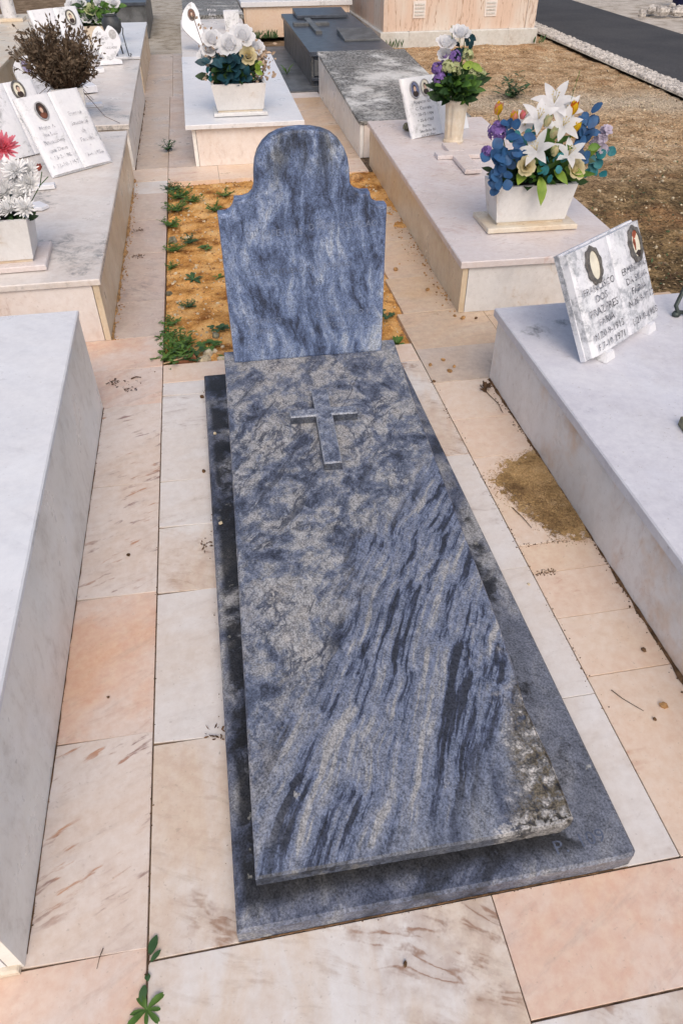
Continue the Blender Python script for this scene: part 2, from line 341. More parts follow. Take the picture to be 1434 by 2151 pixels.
M['straw'] = plain('dry_straw', (.36, .26, .15), .85, .35, 30, .2); M['drytan'] = plain('dried_petals', (.40, .30, .22), .8, .3, 30, .2)
M['twig'] = plain('dark_twig', (.085, .05, .03), .85, .4, 40, .2); M['redbud'] = plain('faded_red_bud', (.42, .10, .07), .6, .3, 30, .2)
M['pebble'] = plain('ochre_pebble', (.40, .23, .10), .9, .45, 40, .2); M['palepebble'] = plain('pale_pebble', (.56, .48, .34), .8, .3, 40, .2)
M['browncrumb'] = plain('brown_crumb', (.13, .075, .04), .95, .5, 60, .2); M['brick'] = plain('brick_chip', (.32, .14, .08), .9, .25, 30, .2)
M['whitegravel'] = plain('white_gravel', (.50, .465, .43), .9, .4, 22, .15); M['bluething'] = plain('dark_blue_plastic', (.012, .02, .09), .45, .3, 10, .4)

def soilmat(name, cols, sc=1., pale=None):
    t = NT(name); co = t.coord(0, True)
    f = t.noise(t.warp(co, 5 * sc, .1, 4), 7 * sc, 8, .68)
    c = t.ramp(f, cols)
    g = t.noise(co, 160, 4, .7); c = t.mix(.5, c, t.ramp(g, [(.34, (.15, .15, .15)), (.52, (.5, .5, .5)), (.68, (.85, .85, .85))]), 'OVERLAY')
    if pale:
        k = t.noise(t.map(co, (.28, .9, 1), (0, 0, -.18)), 1.1, 4, .6)
        c = t.mix(t.math('MULTIPLY', t.step(k, .50, .62), .75), c, pale)
    m = t.out(c, .95, .1); t.bump(t.math('ADD', g, t.math('MULTIPLY', f, 2.)), .6, .006); return m
M['soil'] = soilmat('orange_soil', [(.36, (.24, .10, .03)), (.45, (.50, .25, .075)), (.53, (.66, .37, .13)), (.66, (.72, .47, .21))])
M['sand'] = soilmat('ochre_sand', [(.33, (.20, .125, .06)), (.45, (.38, .25, .115)), (.55, (.48, .325, .16)), (.7, (.56, .42, .25))])
def fieldmat():
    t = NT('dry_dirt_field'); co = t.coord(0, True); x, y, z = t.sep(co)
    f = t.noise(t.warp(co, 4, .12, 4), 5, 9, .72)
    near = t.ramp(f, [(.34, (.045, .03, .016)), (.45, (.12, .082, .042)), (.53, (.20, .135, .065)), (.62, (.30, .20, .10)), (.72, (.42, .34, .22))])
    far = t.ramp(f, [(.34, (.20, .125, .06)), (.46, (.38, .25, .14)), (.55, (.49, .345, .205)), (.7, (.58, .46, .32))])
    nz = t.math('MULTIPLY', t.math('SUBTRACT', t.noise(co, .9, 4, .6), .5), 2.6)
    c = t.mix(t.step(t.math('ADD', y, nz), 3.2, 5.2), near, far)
    band = t.line(t.math('ADD', t.math('SUBTRACT', y, t.math('MULTIPLY', x, -.12)), t.math('MULTIPLY', nz, .35)), 7.0, .75)
    c = t.mix(t.math('MULTIPLY', band, .7), c, (.50, .43, .33))
    red = t.step(t.noise(co, 1.3, 4, .6), .55, .68)
    c = t.mix(t.math('MULTIPLY', red, .45), c, (.40, .21, .10))
    gr = t.step(t.noise(t.vadd(co, (3, 7, 0)), 1.7, 5, .65), .58, .70)
    c = t.mix(t.math('MULTIPLY', t.math('MULTIPLY', gr, t.step(y, 5, 3)), .55), c, (.055, .06, .025))
    g = t.noise(co, 55, 7, .80); c = t.mix(.85, c, t.ramp(g, [(.38, (.06, .06, .06)), (.5, (.5, .5, .5)), (.62, (.94, .94, .94))]), 'OVERLAY')
    m = t.out(c, .95, .1); t.bump(g, .7, .01); return m
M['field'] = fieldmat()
def asphaltmat():
    t = NT('asphalt'); co = t.coord(0, True); g = t.noise(co, 60, 4, .8); f = t.noise(co, 1.2, 4, .6)
    c = t.mix(t.step(f, .3, .7), (.058, .058, .062), (.078, .077, .08))
    c = t.mix(.6, c, t.ramp(g, [(.34, (.2, .2, .2)), (.5, (.5, .5, .5)), (.68, (.85, .85, .85))]), 'OVERLAY')
    m = t.out(c, .85, .2); t.bump(g, .5, .006); return m
M['asphalt'] = asphaltmat()
M['verge'] = soilmat('pale_gravel', [(.33, (.30, .25, .2)), (.45, (.46, .41, .35)), (.55, (.55, .50, .44)), (.7, (.62, .58, .53))], .6)
M['ground'] = soilmat('packed_earth', [(.33, (.09, .06, .035)), (.45, (.17, .12, .075)), (.55, (.24, .17, .11)), (.7, (.33, .26, .18))])
M['paleground'] = soilmat('pale_path_gravel', [(.33, (.24, .21, .17)), (.45, (.38, .34, .28)), (.55, (.46, .42, .36)), (.7, (.52, .48, .42))], .8)

# ------------------------------------------------------------------ mesh helpers
class MB:
    def __init__(s): s.v = []; s.f = []
    def add(s, vs, fs):
        o = len(s.v); s.v.extend([tuple(p) for p in vs]); s.f.extend([tuple(i + o for i in f) for f in fs]); return s
    def prism(s, poly, z0, ztop, ch=.003):
        """convex outline poly (counter-clockwise) from z0 up to ztop (number or function of x,y), arrises chamfered by ch"""
        zf = ztop if callable(ztop) else (lambda x, y: ztop); n = len(poly)
        P = [Vector(p) for p in poly]; ins = []
        for i in range(n):
            a, b, c = P[i - 1], P[i], P[(i + 1) % n]
            e1 = (b - a).normalized(); e2 = (c - b).normalized()
            n1 = Vector((-e1.y, e1.x)); n2 = Vector((-e2.y, e2.x)); m = (n1 + n2)
            m = m / max(.35, (1 + n1.dot(n2)))
            ins.append(b + m * ch)
        zb = (lambda x, y: z0) if not callable(z0) else z0
        vs = [(p.x, p.y, zb(p.x, p.y)) for p in P] + [(p.x, p.y, zf(p.x, p.y) - ch) for p in P] + [(p.x, p.y, zf(p.x, p.y)) for p in ins]
        fs = []
        for k in (0, 1):
            for i in range(n):
                j = (i + 1) % n; fs.append((k * n + i, k * n + j, (k + 1) * n + j, (k + 1) * n + i))
        fs.append(tuple(2 * n + i for i in range(n))); fs.append(tuple(reversed(range(n))))
        return s.add(vs, fs)
    def box(s, x0, x1, y0, y1, z0, z1, ch=.003): return s.prism([(x0, y0), (x1, y0), (x1, y1), (x0, y1)], z0, z1, ch)
    def frustum(s, bx, by, tx, ty, z0, z1, cx=0, cy=0, hollow=0, depth=.05):
        vs = []
        for (hx, hy, z) in ((bx, by, z0), (tx, ty, z1)):
            vs += [(cx - hx, cy - hy, z), (cx + hx, cy - hy, z), (cx + hx, cy + hy, z), (cx - hx, cy + hy, z)]
        fs = [(0, 1, 5, 4), (1, 2, 6, 5), (2, 3, 7, 6), (3, 0, 4, 7), (3, 2, 1, 0)]
        if hollow:
            h = hollow
            vs += [(cx - tx + h, cy - ty + h, z1), (cx + tx - h, cy - ty + h, z1), (cx + tx - h, cy + ty - h, z1), (cx - tx + h, cy + ty - h, z1)]
            vs += [(cx - tx + h, cy - ty + h, z1 - depth), (cx + tx - h, cy - ty + h, z1 - depth), (cx + tx - h, cy + ty - h, z1 - depth), (cx - tx + h, cy + ty - h, z1 - depth)]
            for i in range(4):
                j = (i + 1) % 4; fs.append((4 + i, 4 + j, 8 + j, 8 + i)); fs.append((8 + i, 8 + j, 12 + j, 12 + i))
            fs.append((12, 13, 14, 15))
        else: fs.append((4, 5, 6, 7))
        return s.add(vs, fs)
    def lathe(s, prof, c=(0, 0, 0), n=20):
        vs = []; fs = []; m = len(prof)
        for i in range(n):
            a = 2 * math.pi * i / n
            for r, z in prof: vs.append((c[0] + r * math.cos(a), c[1] + r * math.sin(a), c[2] + z))
        for i in range(n):
            j = (i + 1) % n
            for k in range(m - 1): fs.append((i * m + k, j * m + k, j * m + k + 1, i * m + k + 1))
        return s.add(vs, fs)
    def tube(s, pts, r, n=6, r2=None):
        pts = [Vector(p) for p in pts]; L = len(pts); vs = []; fs = []
        for i, p in enumerate(pts):
            d = (pts[min(i + 1, L - 1)] - pts[max(i - 1, 0)]).normalized()
            a = d.orthogonal().normalized() if i == 0 else (a - d * a.dot(d)).normalized()
            b = d.cross(a); rr = r + ((r2 if r2 is not None else r) - r) * i / max(1, L - 1)
            for k in range(n):
                t = 2 * math.pi * k / n; vs.append(p + a * (rr * math.cos(t)) + b * (rr * math.sin(t)))
        for i in range(L - 1):
            for k in range(n):
                q = (k + 1) % n; fs.append((i * n + k, i * n + q, (i + 1) * n + q, (i + 1) * n + k))
        fs.append(tuple(reversed(range(n)))); fs.append(tuple((L - 1) * n + k for k in range(n)))
        return s.add(vs, fs)
    def lump(s, c, r, sq=.7, n=6, m=4, rng=random):
        vs = [(c[0], c[1], c[2] - r * sq * .6)]; fs = []
        ax = rng.uniform(.7, 1.3); a0 = rng.uniform(0, 6)
        for j in range(1, m):
            ph = math.pi * j / m
            for k in range(n):
                t = 2 * math.pi * k / n; q = r * rng.uniform(.78, 1.15)
                x = q * math.sin(ph) * math.cos(t) * ax; y = q * math.sin(ph) * math.sin(t) / ax
                vs.append((c[0] + x * math.cos(a0) - y * math.sin(a0), c[1] + x * math.sin(a0) + y * math.cos(a0), c[2] - q * sq * math.cos(ph)))
        vs.append((c[0], c[1], c[2] + r * sq)); e = len(vs) - 1
        for k in range(n): fs.append((0, 1 + (k + 1) % n, 1 + k)); fs.append((e, 1 + (m - 2) * n + k, 1 + (m - 2) * n + (k + 1) % n))
        for j in range(m - 2):
            for k in range(n): fs.append((1 + j * n + k, 1 + j * n + (k + 1) % n, 1 + (j + 1) * n + (k + 1) % n, 1 + (j + 1) * n + k))
        return s.add(vs, fs)
    def petal(s, p, d, nrm, L, W, bend=.5, cup=.15, nl=4, peak=.55, tip=.1, base=.25):
        """curved petal or leaf from p along d, upper side nrm, bending away from nrm when bend is negative"""
        p = Vector(p); d = Vector(d).normalized(); nrm = Vector(nrm); nrm = (nrm - d * nrm.dot(d))
        nrm = nrm.normalized() if nrm.length > 1e-5 else d.orthogonal().normalized()
        sd = d.cross(nrm); vs = []; fs = []; q = p.copy(); a = 0
        for i in range(nl + 1):
            t = i / nl
            if t <= peak: wd = base + (1 - base) * math.sin(math.pi / 2 * t / peak)
            else: wd = tip + (1 - tip) * math.cos(math.pi / 2 * (t - peak) / (1 - peak))
            wd *= W / 2
            dd = d * math.cos(a) + nrm * math.sin(a); nn = nrm * math.cos(a) - d * math.sin(a)
            up = nn * (cup * wd * 2)
            vs += [q - sd * wd + up, q, q + sd * wd + up]
            q = q + dd * (L / nl); a += bend / nl
        for i in range(nl):
            for k in (0, 1): fs.append((i * 3 + k, i * 3 + k + 1, (i + 1) * 3 + k + 1, (i + 1) * 3 + k))
        return s.add(vs, fs)
    def build(s, name, mat, parent=None, smooth=False, loc=None, kind=None):
        me = bpy.data.meshes.new(name); me.from_pydata(s.v, [], s.f); me.update()
        if smooth:
            for p in me.polygons: p.use_smooth = True
        me.materials.append(mat if not isinstance(mat, str) else M[mat])
        o = bpy.data.objects.new(name, me); col.objects.link(o)
        if parent: o.parent = parent
        if loc is not None: o.location = loc
        if kind: o['kind'] = kind
        return o
def tag(o, label, cat, group=None):
    o['label'] = label; o['category'] = cat
    if group: o['group'] = group
    return o
def thing(name, label, cat, loc=(0, 0, 0), rz=0, group=None):
    o = bpy.data.objects.new(name, None); col.objects.link(o); o.location = loc; o.rotation_euler = (0, 0, rz)
    o.empty_display_size = .05
    return tag(o, label, cat, group)
def struct(o, label=None):
    o['kind'] = 'structure'
    if label: o['label'] = label
    return o
def text(parent, body, width, height, mat, M4, name='inscription', depth=.0006, maxw=True):
    """one line of raised/painted lettering, centred, scaled to width x cap height, placed by the matrix M4 (x along, y up, z out)"""
    cu = bpy.data.curves.new('t', 'FONT'); cu.body = body; cu.align_x = 'CENTER'; cu.size = 1; cu.extrude = 0; cu.resolution_u = 2
    o = bpy.data.objects.new('t', cu); col.objects.link(o)
    bpy.context.view_layer.update()
    me = bpy.data.meshes.new_from_object(o.evaluated_get(bpy.context.evaluated_depsgraph_get()))
    col.objects.unlink(o); bpy.data.objects.remove(o)
    if not me.vertices: return None
    xs = [v.co.x for v in me.vertices]; wx = max(xs) - min(xs); cx = (max(xs) + min(xs)) / 2
    sy = height / .72; sx = min(sy * 1.1, width / wx) if maxw else width / wx
    for v in me.vertices:
        v.co = M4 @ Vector(((v.co.x - cx) * sx, v.co.y * sy, depth))
    me.materials.clear(); me.materials.append(M[mat]); me.name = name
    q = bpy.data.objects.new(name, me); col.objects.link(q); q.parent = parent
    return q

# ------------------------------------------------------------------ the ground
mb = MB(); mb.add([(-40, -20, -.05), (40, -20, -.05), (40, 60, -.05), (-40, 60, -.05)], [(0, 1, 2, 3)])
struct(mb.build('ground', 'ground'))
def heightfield(name, x0, x1, y0, y1, step, fn, mat, inside=None):
    nx = int((x1 - x0) / step); ny = int((y1 - y0) / step); vs = []; fs = []
    for j in range(ny + 1):
        for i in range(nx + 1):
            x = x0 + (x1 - x0) * i / nx; y = y0 + (y1 - y0) * j / ny; vs.append((x, y, fn(x, y)))
    for j in range(ny):
        for i in range(nx):
            if inside and not inside(x0 + (x1 - x0) * (i + .5) / nx, y0 + (y1 - y0) * (j + .5) / ny): continue
            a = j * (nx + 1) + i; fs.append((a, a + 1, a + nx + 2, a + nx + 1))
    m = MB(); m.add(vs, fs); return m.build(name, mat, smooth=True)
def fbm(x, y, s, o=4): return mnoise.fractal(Vector((x * s, y * s, 1.7)), 1.0, 2.0, o)
def soil_h(x, y):
    h = -.016 + .012 * fbm(x, y, 3) + .009 * fbm(x + 9, y, 12) + .004 * fbm(x, y + 4, 42, 3)
    e = min(x + .572, y - 2.235, 4.76 - y)
    if x > .45: h += .02 * min(1, max(0, (y - 3.3) / .7)) * min(1, (x - .45) / .15)
    return h - .010 * max(0, 1 - e / .05)
struct(heightfield('grave_soil', -.571, .90, 2.235, 4.765, .011, soil_h, 'soil'))
def field_h(x, y): return -.02 + .025 * fbm(x, y, .9) + .012 * fbm(x, y, 5) + .006 * fbm(x + 3, y, 19, 3)
def road_edge(y): return 4.60 + .045 * (y - 7)
struct(heightfield('dirt_field', 1.0, 6.1, 1.2, 11.2, .03, field_h, 'field', inside=lambda x, y: x < road_edge(y) - .28 and (y > 2.1 or x > 1.9)))
# road, kerb bed and the pale verge beyond
mb = MB(); ry = [-6, 7, 12, 30]
def strip(f0, f1, z): 
    m = MB(); vs = []; 
    for y in ry: vs += [(f0(y), y, z), (f1(y), y, z)]
    m.add(vs, [(2 * i, 2 * i + 1, 2 * i + 3, 2 * i + 2) for i in range(len(ry) - 1)]); return m
struct(strip(lambda y: road_edge(y), lambda y: road_edge(y) + 1.62, .012).build('road', 'asphalt'))
struct(strip(lambda y: road_edge(y) + 1.60, lambda y: road_edge(y) + 30, .004).build('gravel_verge', 'verge'))
struct(strip(lambda y: road_edge(y) - .30, lambda y: road_edge(y) + .02, .004).build('kerb_bed', 'paleground'))
rng = random.Random(3); mk = MB(); kerb_root = bpy.data.objects.get('kerb_bed')
for i in range(5200):
    y = rng.uniform(5.6, 12.4); x = road_edge(y) - rng.uniform(.01, .27); r = rng.uniform(.007, .026)
    mk.lump((x, y, .006 + r * .3), r, .85, 5, 3, rng)
o = mk.build('kerb_gravel', 'whitegravel', kind='stuff'); o['label'] = 'broken white limestone chips edging the asphalt road'; o['category'] = 'gravel'
mb = MB(); mb.add([(-1.95, 9.95, -.012), (.4, 9.95, -.012), (.4, 22, -.012), (-1.95, 22, -.012)], [(0, 1, 2, 3)])
struct(mb.build('gravel_path', 'paleground'))

# ------------------------------------------------------------------ paving
pav = bpy.data.objects.new('pavement', None); col.objects.link(pav); struct(pav)
G = .0010
def tile(x0, x1, y0, y1, mat, dz=0., sk=0., sk2=0.):
    """one paving slab; sk/sk2 skew the near/far joint"""
    cx, cy = (x0 + x1) / 2, (y0 + y1) / 2
    m = MB(); m.prism([(x0 + G - cx, y0 + G - sk - cy), (x1 - G - cx, y0 + G + sk - cy), (x1 - G - cx, y1 - G + sk2 - cy), (x0 + G - cx, y1 - G - sk2 - cy)], -.03, dz, .0008)
    o = m.build('paving_tile', mat, pav); o.location = (cx, cy, random.uniform(-.0012, .0008)); return o
XL, XR = -.573, .508
M['mortar'] = plain('dirty_mortar', (.15, .105, .07), .95, .5, 40, .1)
for q in ((-1.75, -.9, 1.9, 2.233), (-.9, 2.2335, -.5735, 9.93), (-.5728, 4.77, .9, 7.45)):
    m = MB(); m.add([(q[0], q[1], -.0055), (q[2], q[1], -.0055), (q[2], q[3], -.0055), (q[0], q[3], -.0055)], [(0, 1, 2, 3)]); struct(m.build('mortar_bed', 'mortar'))
# strip left of the long joint, beside the white tomb
ys = [-.9, -.45, .024, .486, .941, 1.447, 1.943, 2.231, 2.507]
for a, b, m_ in zip(ys[:-1], ys[1:], ['peach', 'peach', 'peach_dash', 'peach', 'peach_dash', 'peach_dash', 'peach', 'peach']):
    x0 = -.815 if b <= 1.95 and a >= .02 else -1.25
    tile(x0, XL - .0008, a, b, m_, sk=-.003)
for a, b in ((1.943, 2.231), (2.231, 2.507)): tile(-1.75, -1.25, a, b, 'peach')
# strip along the second and third rows on the left
ys = [2.509, 2.881, 3.498, 4.028, 4.534]
for a, b in zip(ys[:-1], ys[1:]): tile(-.83, XL - .0008, a, b, 'mauve')
tile(-.84, XL - .0008, 4.534, 4.80, 'ivory'); tile(-.84, XL - .0008, 4.80, 5.10, 'peachplain')
ys = [5.102, 5.73, 6.4, 7.0, 7.49]
for a, b in zip(ys[:-1], ys[1:]): tile(-.83, XL - .0008, a, b, 'tan')
for a, b in ((7.49, 7.9), (7.9, 8.6), (8.6, 9.3), (9.3, 9.93)): tile(-.87, -.55, a, b, 'tan')
# column between the joint and the blue grave
ys = [0., .448, .925, 1.205, 1.437, 1.985, 2.085]
for a, b, m_ in zip(ys[:-1], ys[1:], ['cream', 'ivory', 'cream', 'ivory', 'ivory', 'ivory']): tile(XL + .0008, -.36, a, b, m_, sk=-.006 if a else 0)
tile(XL + .0008, .505, 2.085, 2.233, 'peachplain')
# right of the grave: narrow white strip and the peach strip by the right tomb
ys = [0., .40, .845, 1.41, 2.085]
for a, b, m_ in zip(ys[:-1], ys[1:], ['ivory', 'ivory', 'ivory', 'cream']): tile(.36, XR - .0003, a, b, m_)
ys = [-.001, .449, .642, .812, .93, 1.38, 1.62, 1.893]
for a, b, m_ in zip(ys[:-1], ys[1:], ['peachplain'] * 5 + ['peachplain', 'peachplain']): tile(XR + .0003, .765, a, b, m_, dz=0. if a < 1.3 and a != .93 else .0)
for x0, x1 in ((XR + .0003, .92), (.92, 1.4), (1.4, 1.9)): tile(x0, x1, 1.893, 2.175, 'tan' if x0 < .6 else 'peach')
for x0, x1 in ((XR + .0003, .92), (.92, 1.4), (1.4, 1.9)): tile(x0, x1, 2.175, 2.52, 'dirtytan')
for a, b in ((2.522, 2.92), (2.92, 3.42), (3.42, 4.0)): tile(XR + .03 + .05 * (a - 2.48), .87, a, b, 'dirtytan')
# in front of the grave
tile(XL + .0008, .098, -.47, -.002, 'cream'); tile(.098, .62, -.214, -.002, 'peach'); tile(.62, 1.1, -.214, -.002, 'peach')
tile(.098, .72, -.6, -.216, 'cream'); tile(XL + .0008, .098, -.9, -.472, 'cream')
# behind the soil bed and round the third row
for x0, x1 in ((XL + .0008, -.22), (-.22, .3), (.3, .84)): tile(x0, x1, 4.763, 5.10, 'peachplain')
for a, b in ((5.102, 6.25), (6.25, 7.49)): tile(XL + .0008, -.35, a, b, 'mauve')
for a, b in ((5.102, 5.6), (5.6, 6.1), (6.1, 6.7), (6.7, 7.2)): tile(.40, .86, a, b, 'dirtytan')
tile(.40, .87, 7.2, 7.44, 'pinkwall')
for a, b in ((7.49, 8.6), (8.6, 9.93)): tile(-.55, -.36, a, b, 'tan')

# ------------------------------------------------------------------ graves
def tomb(name, label, x0, x1, y0, y1, zf, zb, mats, lid_t=.032, over=.015, rz=0., lidmat=None, front_inset=.0, group=None, plinth=None, notch=None):
    """box tomb: front, side and back panels under a lid that rises towards the head; local frame at the near left corner"""
    t = thing(name, label, 'tomb', (x0, y0, 0), rz, group)
    W, D = x1 - x0, y1 - y0; zt = lambda x, y: zf + (zb - zf) * y / D - lid_t
    fm, sm = mats; th = .025
    MB().prism([(th + .003, front_inset), (W - th - .003, front_inset), (W - th - .003, front_inset + th), (th + .003, front_inset + th)], .001, zt, .0015).build('front_panel', fm, t)
    MB().prism([(0, 0), (th, 0), (th, D), (0, D)], .001, zt, .002).build('side_panel', sm, t)
    MB().prism([(W - th, 0), (W, 0), (W, D), (W - th, D)], .001, zt, .002).build('side_panel', sm, t)
    MB().prism([(th + .003, D - th), (W - th - .003, D - th), (W - th - .003, D), (th + .003, D)], .001, zt, .002).build('back_panel', sm, t)
    MB().prism([(.004, .004), (W - .004, .004), (W - .004, D - .004), (.004, D - .004)], lambda x, y: zt(x, y) + .0005, lambda x, y: zt(x, y) + .0045, .0).build('bed_joint', 'browncrumb', t)
    o = over
    MB().prism([(-o, -o), (W + o, -o), (W + o, D + o), (-o, D + o)], lambda x, y: zt(x, y) + .005, lambda x, y: zt(x, y) + lid_t, .004).build('lid', lidmat, t)
    if plinth: MB().box(.02, W - .005, -.012, th, .0015, .018, .004).build('foot_strip', plinth, t)
    return t
tomb('white_tomb', 'smooth white marble tomb at left edge nearest the camera', -1.62, -.797, .03, 1.943, .345, .402, ('white', 'whitewall'), .022, .004, 0, 'white', plinth='planterwarm')
tomb('grey_white_tomb', 'pale grey-white marble tomb at right carrying the book plaque on small feet', .745, 1.6, -.35, 1.888, .268, .300, ('greywall', 'greywall'), .036, .016, 0, 'whitelid')
tomb('lichened_tomb', 'lichen-edged marble tomb with tan side and white flower box, left of the soil bed', -1.62, -.802, 2.50, 4.86, .285, .305, ('pinkwall', 'tanwall'), .03, .012, 0, 'lichlid')
tomb('pink_tomb', 'pale pink marble tomb with lily planter and flat cross, right of the blue headstone', .797, 1.597, 2.484, 4.90, .25, .285, ('planter', 'tanwall'), .034, .016, -R(1.7), 'pinklid')
tomb('white_tomb', 'white marble tomb with rose planter just behind the soil bed', -.372, .385, 5.092, 7.30, .28, .345, ('pinkwall', 'whitewall'), .034, .04, 0, 'white')
tomb('blackened_tomb', 'white tomb whose lid is blotched black with lichen, behind the pink tomb', .838, 1.66, 5.092, 7.25, .25, .365, ('pinkwall', 'whitewall'), .026, .012, -R(.6), 'blacklich')
tomb('cracked_tomb', 'marble tomb at left carrying the brown dried bush', -1.64, -.806, 5.08, 7.36, .30, .33, ('planterwarm', 'whitewall'), .036, .014, 0, 'lichlid')
tomb('white_tomb', 'plain white marble tomb at upper left behind the heart plaque', -1.7, -.82, 7.70, 9.92, .31, .33, ('pinkwall', 'tanwall'), .026, .012, 0, 'white')
tomb('dark_grave', 'dark grey granite tomb at the top left of the photo', -1.7, -.868, 11.25, 13.4, .40, .42, ('charcoalside', 'charcoalside'), .04, .02, 0, 'charcoal')
tomb('cream_tomb', 'cream tomb edge with a white jar at the far upper left corner', -2.95, -2.03, 6.6, 10.9, .32, .34, ('tanwall', 'tanwall'), .03, .012, 0, 'planterwarm')
tomb('heart_tomb', 'grey-stained low tomb with the heart-shaped book, behind the white rose tomb', -.40, .30, 7.52, 9.75, .32, .36, ('pinkwall', 'pinkwall'), .04, .01, 0, 'lichlid')
tomb('peach_tomb', 'peach-sided white-lidded tomb behind the black granite tomb', .42, 1.86, 11.0, 13.2, .40, .42, ('peachplain', 'peachplain'), .06, .03, 0, 'white')
tomb('grey_lid_tomb', 'grey mottled tomb at the top edge behind the heart tomb', -.36, .36, 10.35, 12.4, .34, .36, ('pinkwall', 'pinkwall'), .05, .02, 0, 'blacklich')

# black granite tomb on its own slab
bt = thing('black_tomb', 'black polished granite tomb with raised cross beside the mausoleum', 'tomb', (.85, 7.66, 0))
MB().prism([(-.25, -.22), (.95, -.22), (.95, 2.5), (-.25, 2.5)], -.02, .012, .004).build('base_slab', 'charcoalside', bt)
zt = lambda x, y: .27 + .045 * y / 2.6
MB().prism([(0, 0), (.02, 0), (.02, 2.45), (0, 2.45)], .013, zt, .002).build('side_panel', 'charcoalside', bt)
MB().prism([(.80, 0), (.82, 0), (.82, 2.45), (.80, 2.45)], .013, zt, .002).build('side_panel', 'charcoalside', bt)
MB().box(.022, .798, .004, .022, .013, .265).build('front_panel', 'charcoal', bt)
MB().box(.022, .798, 2.43, 2.45, .013, .30).build('back_panel', 'charcoal', bt)
MB().box(.03, .25, -.012, .002, .10, .235, .003).build('inset_panel', 'charcoalside', bt)
MB().box(.0, .82, -.03, .002, .06, .085, .003).build('front_ledge', 'charcoal', bt)
lid = MB().prism([(-.02, -.03), (.84, -.03), (.84, 2.48), (-.02, 2.48)], lambda x, y: zt(x, y) + .001, lambda x, y: zt(x, y) + .04, .004).build('lid', 'charcoal', bt)
lz = lambda x, y: zt(x, y) + .04
MB().prism([(.19, .95), (.26, .95), (.26, 1.9), (.19, 1.9)], lambda x, y: lz(x, y) + .0005, lambda x, y: lz(x, y) + .03, .004).build('cross_upright', 'charcoalside', lid)
MB().prism([(.02, 1.5), (.189, 1.5), (.189, 1.62), (.02, 1.62)], lambda x, y: lz(x, y) + .0005, lambda x, y: lz(x, y) + .03, .004).build('cross_arm', 'charcoalside', lid)
MB().prism([(.261, 1.5), (.43, 1.5), (.43, 1.62), (.261, 1.62)], lambda x, y: lz(x, y) + .0005, lambda x, y: lz(x, y) + .03, .004).build('cross_arm', 'charcoalside', lid)
pl = MB().prism([(.42, .45), (.80, .45), (.80, .95), (.42, .95)], lambda x, y: lz(x, y) + .002, lambda x, y: lz(x, y) + .02 + .06 * (y - .45), .004).build('tilted_plaque', 'charcoalside', lid)
fp = MB().prism([(0, 0), (.62, 0), (.62, .45), (0, .45)], 0, lambda x, y: .03 + .05 * y, .006).build('fallen_plaque', 'charcoal')
fp.location = (.85 + .12, 7.66 + 2.0, .352); fp.rotation_euler = (R(1.1), 0, 0); tag(fp, 'flat dark plaque lying at the head of the black granite tomb', 'plaque')

# mausoleum
mz = thing('mausoleum', 'brown-veined marble mausoleum wall on a grey plinth at top right', 'mausoleum', (2.06, 9.93, 0))
for i, (a, b) in enumerate(((0, .37), (.372, 1.70), (1.702, 2.10))): MB().box(a, b, 0, .06, -.04, .155, .01).build('plinth_stone', 'plinth', mz)
for i in range(4): MB().box(0, .06, .062 + i * 1.0, .060 + (i + 1) * 1.0, -.04, .155, .01).build('plinth_stone', 'plinth', mz)
for i in range(4): MB().box(2.04, 2.10, .062 + i * 1.0, .060 + (i + 1) * 1.0, -.04, .155, .01).build('plinth_stone', 'plinth', mz)
MB().box(.061, 2.039, .061, 4.05, -.04, .14, .0).build('core', 'plinth', mz)
front = []
for a, b in ((.04, .09), (.092, 1.93), (1.932, 2.06)):
    front.append(MB().box(a, b, .03 if b - a < .5 else .045, .1, .156, 2.6, .006).build('wall_panel', 'mauso', mz))
for i in range(3): MB().box(.04, .09, .102 + i * 1.3, .1 + (i + 1) * 1.3, .156, 2.6, .006).build('wall_panel', 'mauso', mz)
for i in range(3): MB().box(2.01, 2.06, .102 + i * 1.3, .1 + (i + 1) * 1.3, .156, 2.6, .006).build('wall_panel', 'mauso', mz)
MB().box(.0, 2.10, .0, 4.1, 2.601, 2.72, .02).build('roof_slab', 'plinth', mz)
for x in (.42, 1.36):
    v = MB().box(x, x + .16, .036, .0445, .29, .47, .002).build('air_vent', 'pinkwall', mz)
    for k in range(4): MB().box(x + .02, x + .14, .030, .0355, .315 + k * .036, .333 + k * .036, .002).build('vent_slat', 'plinth', v)

# ------------------------------------------------------------------ the blue grave
bgv = thing('blue_grave', 'blue-grey stone grave with cross and arched headstone in the middle', 'grave', (0, 0, 0))
MB().prism([(-.402, 0.001), (.36, 0.001), (.393, .004), (.401, .012), (.401, 2.037), (-.402, 2.037)], .0012, .048, .006).build('base_slab', 'base', bgv)
slab_z = lambda x, y: .101 + (y - .06) * (.193 - .101) / 1.88
outline = [(-.357, .070), (.10, .064), (.255, .064), (.283, .074), (.285, .20), (.277, .33), (.288, .44), (.296, .60), (.304, .92), (.312, 1.25), (.322, 1.55), (.344, 1.93), (-.311, 1.945), (-.325, 1.25), (-.341, .66)]
MB().prism([(-.29, .13), (.20, .13), (.27, 1.90), (-.26, 1.90)], .0485, lambda x, y: slab_z(x, y) - .034, .002).build('support_block', 'base', bgv)
